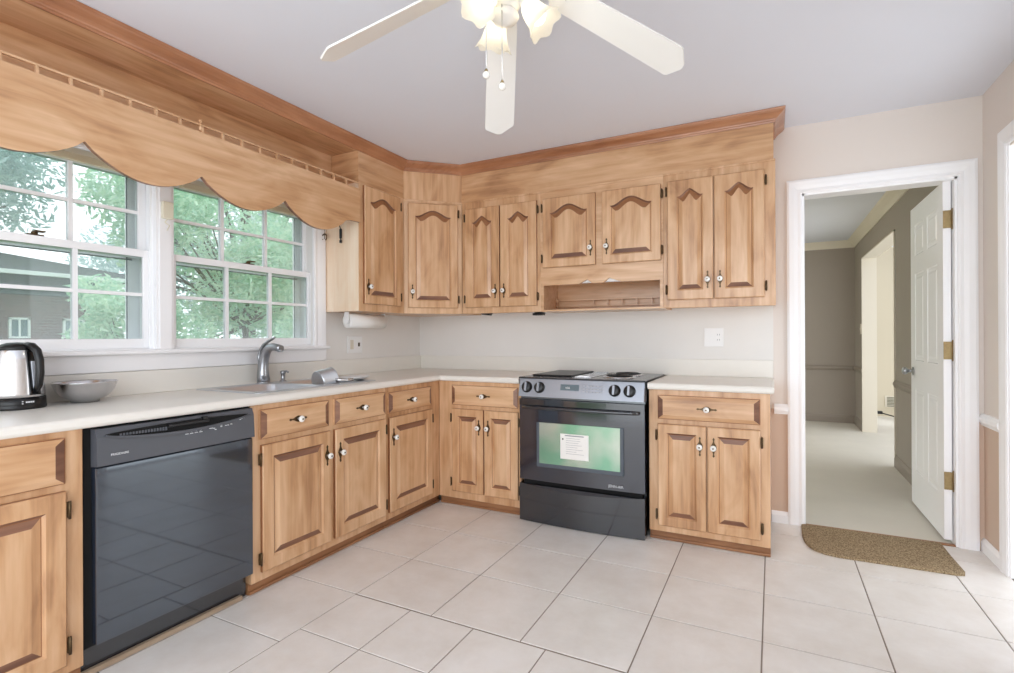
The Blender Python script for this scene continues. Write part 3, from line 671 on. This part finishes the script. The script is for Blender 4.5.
b = B(); b.lathe([(.02, 0), (.02, .004), (.013, .008), (.012, .045), (.016, .05), (.016, .062), (.008, .066)], seg=16).tube([(0, 0, .058), (.03, 0, .062), (.045, 0, .056)], .006, 8); link('pump', b, 'nickel', t)
t = thing('saucepan', 'small steel pan lying tilted in the right sink bowl', 'saucepan', (.40, -1.47, .928)); t.rotation_euler = (math.radians(-80), 0, math.radians(-12))
b = B(); pr = [(.066, -.05), (.070, -.044), (.070, .045), (.073, .048), (.069, .046), (.067, -.042), (.01, -.046)]; b.lathe(pr, seg=32, cap0=True, cap1=True); link('pan_body', b, 'sinksteel', t)
b = B(); b.tube([(.068, 0, .03), (.085, 0, .036), (.10, .01, .07), (.105, .015, .12)], [.008, .005, .006, .005], 10, sx=1.8, ref=(0, 1, 0)); link('handle', b, 'steel', t)
b = B(); prof = [(.02, 0), (.06, .002), (.10, .014), (.118, .024), (.114, .024), (.06, .006), (.01, .004)]
bb = B(); bb.lathe(prof, seg=36); b.join(bb.bm, Matrix.Diagonal((.62, 1.0, 1, 1)))
tag(link('oval_dish', b, 'plate', None, (.45, -1.285, .9197)), 'shallow white oval dish on the right corner of the sink', 'dish')

# ---------------------------------------------------------------- kettle and bowl
t = thing('electric_kettle', 'stainless electric kettle with black base and handle, left end of the countertop', 'kettle', (.135, -2.785, .9142))
b = B(); b.lathe([(.084, 0), (.087, .004), (.087, .012), (.085, .014), (.086, .018), (.085, .044)], seg=40); link('base', b, 'darkp', t)
b = B(); b.lathe([(.084, .044), (.083, .06), (.077, .13), (.069, .19), (.062, .225), (.056, .235)], seg=40)
az = math.radians(150); u = Vector((math.cos(az), math.sin(az), 0))
b.loops([[tuple(u*.060+Vector((-u.y, u.x, 0))*a+Vector((0, 0, z))) for a, z in ((-.02, .225), (.02, .225), (0, .185))], [tuple(u*.085+Vector((-u.y, u.x, 0))*a+Vector((0, 0, z))) for a, z in ((-.009, .229), (.009, .229), (0, .213))]])
link('jug', b, 'steel', t)
b = B(); b.lathe([(.061, .226), (.060, .236), (.05, .248), (.03, .256), (.002, .258)], seg=32); link('lid', b, 'darkp', t)
az = math.radians(18); u = Vector((math.cos(az), math.sin(az), 0)); v = Vector((-u.y, u.x, 0))
hp = [(.045, .247), (.07, .243), (.092, .225), (.103, .19), (.105, .14), (.10, .095), (.085, .062)]
b = B(); b.tube([tuple(u*r+Vector((0, 0, z))) for r, z in hp], [.012, .014, .014, .014, .014, .013, .010], 12, sx=1.0, ref=tuple(v)); link('handle', b, 'darkp', t)
def strip(b, half, r0, z0, r1, z1, th, mi=0):
    b.loops([[tuple(u*(r0-.01)+v*-half+Vector((0,0,z0))), tuple(u*(r0-.01)+v*half+Vector((0,0,z0))), tuple(u*(r0+th)+v*half+Vector((0,0,z0))), tuple(u*(r0+th)+v*-half+Vector((0,0,z0)))],
             [tuple(u*(r1-.01)+v*-half+Vector((0,0,z1))), tuple(u*(r1-.01)+v*half+Vector((0,0,z1))), tuple(u*(r1+th)+v*half+Vector((0,0,z1))), tuple(u*(r1+th)+v*-half+Vector((0,0,z1)))]], mi)
b = B(); strip(b, .019, .083, .055, .063, .225, .004); link('handle_mount', b, 'darkp', t)
b = B(); strip(b, .008, .081, .08, .070, .185, .008); link('water_gauge', b, 'gauge', t)
u2 = Vector((1, 0, 0)); b = B()
for k, (a, c) in enumerate(((-.012, .0), (-.012, .008), (0, .004), (.007, .004), (.014, .004), (.021, .004))):
    ang = math.radians(-2)+a/.087
    w_ = .002 if k < 2 else .0026
    b.box(.0855*math.cos(ang)-.0005, .0855*math.cos(ang)+.0018, .0855*math.sin(ang)-w_, .0855*math.sin(ang)+w_, .022+c, .022+c+(.004 if k < 2 else .006))
link('base_mark', b, 'print', t)
b = B(); b.lathe([(.002, .006), (.045, .006), (.046, 0), (.050, 0), (.050, .010), (.078, .024), (.100, .05), (.111, .083), (.115, .086), (.112, .088), (.108, .084), (.097, .053), (.075, .029), (.045, .014), (.002, .012)], seg=48)
tag(link('mixing_bowl', b, 'steel', None, (.135, -2.560, .9142)), 'shallow stainless steel bowl on a foot, beside the kettle', 'bowl')

# ---------------------------------------------------------------- dishwasher
t = thing('dishwasher', 'black built-in dishwasher under the countertop', 'dishwasher', (.0, -2.79, 0), R90)
w = .646   # local x 0..w
b = B(); b.box(.004, w+.005, -.62, -.02, .10, .872); link('tub', b, 'void', t)
b = B(); b.box(.030, w, -.655, -.622, .112, .732, bev=.005); link('door_panel', b, 'dwdoor', t)
b = B(); b.loops([[(.030, -.622, .732), (w, -.622, .732), (w, -.668, .737), (.030, -.668, .737)], [(.030, -.622, .836), (w, -.622, .836), (w, -.662, .836), (.030, -.662, .836)], [(.030, -.622, .866), (w, -.622, .866), (w, -.650, .866), (.030, -.650, .866)]])
link('control_panel', b, 'blackp', t)
b = B(); n = 24; top = []; bot = []
for k in range(n+1):
    u_ = k/n; x = .055+u_*(w-.085); dip = math.sin(PI*u_)**.7
    bot.append((x, .8435-.026*dip)); top.append((x, .8445+.010*dip))
b.prism(bot+top[::-1], -.6655, -.655); link('handle_recess', b, 'void', t)
b = B(); n = 24; top = []; bot = []
for k in range(n+1):
    u_ = k/n; x = .055+u_*(w-.085); dip = math.sin(PI*u_)**.7
    top.append((x, .8445-.026*dip)); bot.append((x, .840-.033*dip))
b.prism(bot+top[::-1], -.672, -.655); link('handle_lip', b, 'blackp', t)
b = B()
for k in range(16): b.box(.10+k*.0105, .1065+k*.0105, -.668, -.664, .829+.0004*(15-k), .842, 0)
link('vent_grille', b, 'blackp', t)
b = B(); b.box(.265, .43, -.676, -.66, .838, .850, bev=.003).box(.405, .425, -.672, -.655, .845, .862, bev=.003); link('latch_handle', b, 'darkp', t)
rotF = (PI/2, 0, 0)
text('brand_text', 'FRIGIDAIRE', .0115, 'print', t, (.070, -.6692, .768), rotF)
b = B()
for k in range(4): b.box(.335+k*.019, .347+k*.019, -.6678, -.66, .799, .8015).box(.337+k*.019, .343+k*.019, -.6678, -.66, .806, .8085)
for x, z in ((.435, .806), (.443, .806), (.452, .804), (.458, .798), (.484, .812), (.484, .806), (.505, .808), (.515, .808), (.530, .810), (.572, .824), (.579, .827), (.588, .83)): b.box(x, x+.006, -.6685, -.66, z, z+.003)
link('button_marks', b, 'print', t)
b = B(); b.box(.006, w, -.600, -.58, 0.002, .11); link('kick_plate', b, 'black', t)
b = B(); b.box(-.0, w-.03, -.622, -.601, 0, .02, bev=.003); tag(link('floor_strip', b, wood('worn_grey_wood', srgb(120, 98, 80), srgb(160, 138, 116), srgb(190, 170, 148), 'x', .6, 0), None, (0, -2.79, 0), R90), 'worn wooden strip on the floor below the dishwasher', 'strip')

# ---------------------------------------------------------------- range
t = thing('kitchen_range', 'black slide-in electric range with green-tinted oven window', 'range', (1.297, 0, 0)); w = .802
b = B(); b.box(.004, w-.004, -.62, -.08, .03, .90); link('body', b, 'darkp', t)
def bow(y0, amt, z0, z1, back, b, mi=0, ztop=None, n=18, x0=0, x1=None, zdip=0):
    """front panel that bows outward; zdip curves its top edge"""
    x1 = w if x1 is None else x1
    F0, F1 = [], []
    for k in range(n+1):
        u_ = k/n; x = x0+(x1-x0)*u_; s_ = math.sin(PI*u_)
        F0.append((x, y0-amt*s_, z0)); F1.append((x, y0-amt*s_, z1-zdip*s_))
    L0 = F0+[(x1, back, z0), (x0, back, z0)]; L1 = F1+[(x1, back, z1), (x0, back, z1)]
    b.loops([L0, L1], mi); return b
b = B(); bow(-.680, .012, .268, .785, -.622, b); link('oven_door', b, 'blackdoor', t)
b = B(); bow(-.686, .022, .004, .242, -.622, b, zdip=.022); link('storage_drawer', b, 'black', t)
b = B(); b.box(.02, w-.02, -.66, -.622, .236, .275); link('drawer_gap', b, 'void', t)
b = B(); b.box(.03, w-.03, -.60, -.1, .0, .03); link('plinth', b, 'darkp', t)
# control fascia, sloping
b = B(); b.loops([[(0, -.622, .800), (w, -.622, .800), (w, -.700, .803), (0, -.700, .803)], [(0, -.622, .917), (w, -.622, .917), (w, -.672, .917), (0, -.672, .917)]]); link('control_panel', b, 'ctrl', t)
b = B(); b.box(-.004, w+.004, -.676, -.075, .9165, .926, bev=.003).box(.0, w, -.66, -.622, .786, .801); link('cooktop', b, 'cooktop', t)
b = B(); b.box(-.007, w+.007, -.681, -.66, .9155, .9225, bev=.002); link('cooktop_edge', b, 'darkp', t)
sl = math.atan2(.028, .114)
def onctrl(x, z): return (x, -.700+(z-.803)*.2456, z)
for x in (.056, .143, .628, .717):
    kb = B(); kb.lathe([(.036, 0), (.036, .004), (.033, .006), (.031, .018), (.024, .022), (.002, .022)], (0, 0, 0), (0, -1, 0), 24).box(-.007, .007, -.034, -.018, -.028, .028, 1, bev=.002)
    q = link('control_knob', kb, ['darkp', 'ctrl'], t, onctrl(x, .861)); q.rotation_euler.x = -sl
b = B(); b.box(-.06, .06, -.0022, 0, -.019, .019); q = link('display', b, mat('display_window', srgb(92, 112, 122), .15, coat=.6), t, onctrl(.345, .868)); q.rotation_euler.x = -sl
q = text('display_digits', '4:06', .018, 'print', t, (.318, onctrl(0, .861)[1]-.0035, .861), (PI/2-sl, 0, 0))
b = B()
for k in range(6):
    for j in range(3): b.box(.43+k*.022, .444+k*.022, -.0012, 0, -.022+j*.018, -.016+j*.018)
q = link('button_marks', b, 'grey', t, (0, onctrl(0, .865)[1], .865)); q.rotation_euler.x = -sl
# oven window, frame, label, handle
b = B(); b.box(.125, .682, -.6975, -.66, .36, .642, bev=.003); link('window_frame', b, mat('oven_window_border', srgb(84, 92, 102), .25), t)
b = B(); b.box(.145, .662, -.6995, -.69, .385, .642); link('oven_window', b, 'ovenglass', t)
b = B(); b.box(.288, .470, -.7008, -.6995, .428, .583, bev=.0003); b.box(.318, .44, -.7012, -.7008, .570, .576, 1); b.box(.300, .309, -.7012, -.7008, .545, .555, 2)
for k in range(8): b.box(.325, .325+.12*(.75+.25*math.sin(k*3)), -.7012, -.7008, .556-k*.0135, .5575-k*.0135, 1)
link('paper_label', b, ['paper', 'grey', 'darkp'], t)
n = 18; pp = [(.03+(w-.06)*k/n, -.692-.036*math.sin(PI*k/n)**.5, .735) for k in range(n+1)]
b = B(); b.tube(pp, .011, 12, sx=1, ref=(0, 0, 1)); link('door_handle', b, 'black', t)
b = B(); bow(-.684, .020, .745, .785, -.660, b); link('door_top_trim', b, 'black', t)
text('brand_text', 'JENN-AIR', .0215, 'print', t, (.590, -.6935, .288), rotF)
# cooktop modules
b = B(); b.box(.055, .325, -.60, -.13, .926, .938, bev=.005); link('griddle_cover', b, 'darkp', t)
b = B(); b.box(.345, .455, -.60, -.13, .926, .930, bev=.001)
for k in range(18): b.box(.36, .44, -.59+k*.025, -.58+k*.025, .930, .934)
link('vent_grille', b, 'steel', t)
for cy in (-.47, -.25):
    b = B(); pts = []
    for k in range(110):
        a = k*.23; r = .02+.065*k/110; pts.append((.60+r*math.cos(a), cy+r*math.sin(a), .936))
    b.tube(pts, .0045, 6, ref=(0, 0, 1)).lathe([(.105, .926), (.10, .931), (.09, .927), (.02, .926)], (.60, cy, 0), seg=32, mi=1)
    link('burner', b, ['coil', 'steel'], t)

# ---------------------------------------------------------------- small wall things
t = thing('wall_outlet', 'white double plate with switch and outlet on the back wall over the right countertop', 'outlet', (2.412, -.006, 1.175))
b = B(); b.box(-.060, .060, -.006, 0, -.062, .062, bev=.002); link('cover_plate', b, 'plate', t)
b = B(); b.box(-.04, -.016, -.008, -.006, -.02, .02).box(-.031, -.024, -.016, -.008, -.004, .012); link('toggle', b, 'plate', t)
b = B(); b.box(.012, .046, -.008, -.006, -.034, .034, 0, bev=.0015)
for z in (-.017, .017): b.box(.021, .024, -.0085, -.008, z-.005, z+.005, 1).box(.034, .037, -.0085, -.008, z-.005, z+.005, 1)
q_ = link('socket', b, ['plate', 'grey'], t)
t = thing('wall_outlet', 'white double plate on the left wall under the paper towel roll', 'outlet', (.001, -.805, 1.132))
b = B(); b.box(0, .006, -.075, .075, -.062, .062, bev=.002); link('cover_plate', b, 'plate', t)
b = B(); b.box(.006, .014, .03, .042, -.014, .014, bev=.001); link('toggle', b, 'brass', t)
b = B(); b.box(.006, .008, -.05, -.018, -.034, .034); link('socket', b, 'cream', t)
# paper towel
t = thing('paper_towel_holder', 'white under-cabinet holder beneath the wall cabinet by the window', 'towel holder', (.15, -.85, UB))
for s in (-1, 1):
    b = B(); b.box(-.02, .02, s*.187-.005, s*.187+.005, -.075, -.001, bev=.003).lathe([(.022, 0), (.022, .012)], (0, s*.187-.006, -.062), (0, 1, 0), 18); link('bracket', b, 'plate', t)
b = B(); b.cyl((0, -.18, -.062), (0, .18, -.062), .012); link('spindle', b, 'plate', t)
b = B(); b.lathe([(.021, 0), (.021, .352), (.0505, .352), (.0505, 0), (.021, 0)], (.15, -1.026, 1.300), (0, 1, 0), 32, cap0=False, cap1=False)
tag(link('paper_towel_roll', b, 'paper'), 'white paper towel roll hanging under the wall cabinet by the window', 'paper towel')
# hooks
b = B(); b.tube([(.0, 0, .08), (0, 0, .05), (.0, 0, .035)], .002, 6)
pts = [(.022*math.sin(a), 0, .012-.022*math.cos(a)) for a in [2*PI*k/20+.5 for k in range(17)]]; b.tube(pts, .0042, 8)
b.tube([(0, 0, .034), (0, 0, .0)], .002, 6)
tag(link('ring_hook', b, 'brass', None, (.036, -1.125, 1.858)), 'dark metal ring hook hanging left of the pale cabinet side', 'hook')
b = B(); b.tube([(-.03, 0, .11), (-.012, 0, .06), (0, 0, .03)], .003, 6); b.box(-.008, .008, -.006, .004, -.03, .035, bev=.002).box(-.008, .008, -.006, .004, -.06, -.04, bev=.002).box(-.003, .003, -.003, .001, -.045, -.02)
tag(link('wall_hook', b, ['darkp'], None, (.160, -1.099, 1.885)), 'dark metal clip hook on the pale side of the cabinet by the window', 'hook')
b = B(); b.loops([[(-.05, -.006, 0), (.05, -.006, 0), (.05, .05, 0), (-.05, .05, 0)], [(-.02, .0, -.018), (.045, 0, -.026), (.045, .03, -.026), (-.02, .03, -.018)]])
tag(link('cabinet_clip', b, 'darkp', None, (.80, -.26, UB-.001+.012)), 'small black wedge clip under the two-door wall cabinet near the corner', 'clip')
b = B(); bb = B(); bb.lathe([(.004, -.02), (.03, -.016), (.046, -.004), (.05, .0)], seg=20); b.join(bb.bm, Matrix.Rotation(math.radians(14), 4, 'Y') @ Matrix.Diagonal((1.1, .8, 1, 1)))
for k in range(5): b.box(-.036+k*.016, -.031+k*.016, -.035, .035, -.028, -.012)
tag(link('cabinet_light', b, 'darkp', None, (1.245, -.24, UB-.006+.012)), 'small round black puck fitting under the cabinet left of the range niche', 'light')

# ---------------------------------------------------------------- door mat
b = B(); out = [(2.915, .0), (2.912, -.20), (2.918, -.30), (2.935, -.37), (2.965, -.42), (3.01, -.45), (3.07, -.462), (3.3, -.455), (3.56, -.448), (3.595, -.435), (3.605, -.40), (3.60, -.2), (3.60, .0)]
b.loops([[(x, y, .0005) for x, y in out], [(x, y, .010) for x, y in out], [(3.26+(x-3.26)*.985, -.22+(y+.22)*.97, .013) for x, y in out]])
tag(link('door_mat', b, 'rug'), 'brown woven half-round mat at the hall doorway', 'mat')

# ---------------------------------------------------------------- ceiling fan
FX, FY = 1.936, -2.113
t = thing('ceiling_fan', 'white ceiling fan with bell glass lamps and pull chains', 'ceiling fan', (FX, FY, CE))
b = B(); b.lathe([(.075, -.001), (.078, -.012), (.06, -.02), (.02, -.028)]); link('canopy', b, 'blade', t)
b = B(); b.lathe([(.03, -.02), (.09, -.03), (.108, -.045), (.108, -.085), (.09, -.105), (.05, -.112)], seg=36); link('motor_housing', b, 'blade', t)
b = B(); b.lathe([(.05, -.11), (.052, -.12), (.052, -.165), (.04, -.18)], seg=28); link('switch_housing', b, 'blade', t)
b = B(); b.lathe([(.025, -.175), (.045, -.185), (.050, -.20), (.04, -.215), (.015, -.225), (.006, -.23)], seg=28); link('light_kit', b, 'gold' if 0 else 'blade', t)
RB, ZH, ZT, A0 = .63, -.016, -.359, math.degrees(.52)
for k in range(4):
    az = math.radians(A0+90*k); sl_ = math.atan2(ZT-ZH, RB)
    LB = math.hypot(RB, ZT-ZH)
    # blade in local frame: along +x, width y, then pitch, droop, azimuth
    outl = [(.19, -.052), (.23, -.058), (LB-.045, -.068), (LB-.035, -.064), (LB-.002, -.012), (LB, 0), (LB-.002, .012), (LB-.035, .064), (LB-.045, .068), (.23, .058), (.19, .052)]
    b = B(); b.loops([[(x, y, -.003) for x, y in outl], [(x, y, .003) for x, y in outl]])
    mx = Matrix.Translation((0, 0, ZH)) @ Matrix.Rotation(az, 4, 'Z') @ Matrix.Rotation(-sl_, 4, 'Y') @ Matrix.Rotation(math.radians(-13), 4, 'X')
    q = B(); q.join(b.bm, mx); link('blade', q, 'blade', t)
    b = B(); arc = [(.20+.045*math.cos(a), .045*math.sin(a)) for a in [(-PI/2+PI*j/12) for j in range(13)]]
    pl_ = [(.10, -.012), (.17, -.018), (.20, -.045)]+arc+[(.20, .045), (.17, .018), (.10, .012)]
    b.loops([[(x, y, -.0075) for x, y in pl_], [(x, y, -.0035) for x, y in pl_]])
    q = B(); q.join(b.bm, mx); link('blade_iron', q, 'blade', t)
SH = []
for k, (az, tilt) in enumerate(((20, 40), (140, 24), (260, 46))):
    a = math.radians(az); ti = math.radians(tilt)
    dirv = Vector((math.cos(a)*math.sin(ti), math.sin(a)*math.sin(ti), -math.cos(ti)))
    p0 = Vector((.035*math.cos(a), .035*math.sin(a), -.150)); p1 = p0+Vector((math.cos(a)*.03, math.sin(a)*.03, .002))
    b = B(); b.tube([tuple(p0), tuple((p0+p1)/2+Vector((0, 0, .006))), tuple(p1)], .008, 10); b.lathe([(.016, -.008), (.020, .004), (.020, .018)], p1, dirv, 18); fit_ = link('lamp_arm', b, 'blade', t)
    q = Vector((0, 0, 1)).rotation_difference(dirv); Ls = []
    prof = [(.020, .012), (.027, .02), (.036, .04), (.041, .062), (.047, .085), (.060, .108), (.066, .117)]
    for j, (r, z) in enumerate(prof):
        wv = max(0, j-3)/3
        Ls.append([tuple(p1+q@Vector(((r+.005*wv*math.cos(6*th))*math.cos(th), (r+.005*wv*math.cos(6*th))*math.sin(th), z+.005*wv*math.cos(6*th)))) for th in [2*PI*i/36 for i in range(36)]])
    b = B(); b.loops(Ls, cap0=False, cap1=False, smooth=True); sh = link('lamp_shade', b, 'shade', t)
    SH.append((p1+dirv*.075+Vector((FX, FY, CE)))); b = B(); b.lathe([(.012, .014), (.014, .032), (.025, .055), (.029, .073), (.025, .09), (.013, .100), (.001, .103)], p1, dirv, 20); link('bulb', b, 'bulb', sh)
for P_ in SH:   # the light of each bulb
    ld = bpy.data.lights.new('bulb_light', 'POINT'); ld.energy = 2.2; ld.color = (1, .93, .82); ld.shadow_soft_size = .03
    lo = bpy.data.objects.new('bulb_light', ld); COL.objects.link(lo); lo.location = P_
for (px, py, z1, L_) in ((-.058, -.03, -.40, .22), (.012, -.045, -.462, .28)):
    b = B(); b.cyl((px, py, z1), (px, py, z1+L_), .0018, seg=6, mi=1).sphere((px, py, z1), .013).lathe([(.004, .010), (.007, .014), (.003, .022)], (px, py, z1), seg=10, mi=2)
    link('pull_chain', b, ['knob', 'steel', 'gold'], t)

# ---------------------------------------------------------------- outside
b = B(); b.box(-60, -.16, -30, 60, -.7, -.6); struct('ground', b, 'lawn')
hs = thing('brick_house', 'brown brick house with grey gable seen through the left window', 'house', (-14, 0, -.6))
b = B(); b.box(-8, 0, -12, 4.3, 0, 3.0); link('brick_walls', b, 'brick', hs)
b = B(); b.box(-8.1, .1, -12.1, 4.4, 2.9, 3.45); link('siding', b, 'siding', hs)
b = B(); b.prism([(-12.6, 3.42), (5.0, 3.42), (5.0, 3.54), (-3.8, 4.35), (-12.6, 3.54)], -8.4, .5, 'yz'); link('roof', b, 'shingle', hs)
b = B(); b.box(.42, .55, -12.6, 5.0, 3.36, 3.46); link('gutter', b, 'sash', hs)
for y0, y1 in ((2.08, 2.50), (3.18, 3.66)):
    b = B(); b.box(0, .06, y0, y0+.05, 1.83, 2.31).box(0, .06, y1-.05, y1, 1.83, 2.31).box(0, .06, y0, y1, 2.27, 2.32).box(0, .06, y0, y1, 1.80, 1.85).box(0, .05, (y0+y1)/2-.02, (y0+y1)/2+.02, 1.83, 2.3)
    f_ = link('window', b, 'sash', hs); b = B(); b.box(.0, .02, y0+.04, y1-.04, 1.84, 2.28); link('pane', b, 'houseglass', f_)
def tree(label, x, y, z0, h, blobs, n, lm, size=.16, seed=1, group=None, trunk=.16):
    r = random.Random(seed); t = thing('tree', label, 'tree', (x, y, -.6), 0, group)
    b = B(); b.tube([(0, 0, 0), (.05, .05, h*.3), (-.05, 0, h*.6), (0, .1, h*.9)], [trunk, trunk*.8, trunk*.55, trunk*.2], 10, ref=(1, 0, 0))
    for cx, cy, cz, rr_ in blobs: b.tube([(0, 0, h*.35), (cx*.5, cy*.5, (cz+h*.35)/2), (cx, cy, cz)], [trunk*.4, trunk*.25, trunk*.08], 6, ref=(0, 0, 1))
    link('trunk', b, 'trunk', t)
    vs, fs = [], []
    tot = sum(q[3]**2 for q in blobs)
    for cx, cy, cz, rr_ in blobs:
        for _ in range(int(n*rr_**2/tot)):
            while True:
                v = Vector((r.uniform(-1, 1), r.uniform(-1, 1), r.uniform(-1, 1)))
                if v.length < 1: break
            v = v*(.55+.45*v.length)*rr_; c = Vector((cx, cy, cz))+Vector((v.x, v.y, v.z*.8))
            d = Vector((r.gauss(0, 1), r.gauss(0, 1), r.gauss(0, .7))).normalized(); e = d.orthogonal().normalized()
            s_ = size*r.uniform(.6, 1.3); k = len(vs)
            vs += [c-d*s_, c-e*s_*.3, c+d*s_, c+e*s_*.3]; fs.append((k, k+1, k+2, k+3))
    me = bpy.data.meshes.new('crown'); me.from_pydata([tuple(v) for v in vs], [], fs); me.materials.append(M[lm])
    o = bpy.data.objects.new('crown', me); COL.objects.link(o); o.parent = t
def blobs(seed, n, R, z0, z1, rr0, rr1, dy=0):
    r = random.Random(seed); return [(r.uniform(-R, R)*.6, r.uniform(-R, R)+dy, r.uniform(z0, z1), r.uniform(rr0, rr1)) for _ in range(n)]
tree('leafy green tree outside the middle of the right window', -9.8, 5.4, 0, 6, blobs(3, 28, 2.5, 1.0, 5.8, .8, 1.2), 24000, 'leafg', .10, 3, trunk=.1)
tree('leafy green tree close outside the right edge of the right window', -5, 4.7, 0, 4.6, blobs(4, 16, 1.2, 1.3, 4.2, .45, .7), 12000, 'leafg', .075, 4, trunk=.06)
tree('small bushy green tree in front of the brick house', -6.4, .95, 0, 3.2, blobs(5, 10, .6, 1.5, 2.5, .25, .42), 7000, 'leafg', .06, 5, trunk=.05)
tree('tall blue-green tree filling the upper left window', -10, -3.2, 0, 7, blobs(6, 38, 2.6, 3.5, 6.6, .6, .95, 1.7), 20000, 'leafb', .09, 6, trunk=.22)
tree('tall sparse tree behind the right window with a thick grey trunk', -16.5, 10.5, 0, 9, blobs(8, 30, 5.0, 2.0, 9.5, 1.1, 1.7), 20000, 'leafb', .12, 8, trunk=.3)
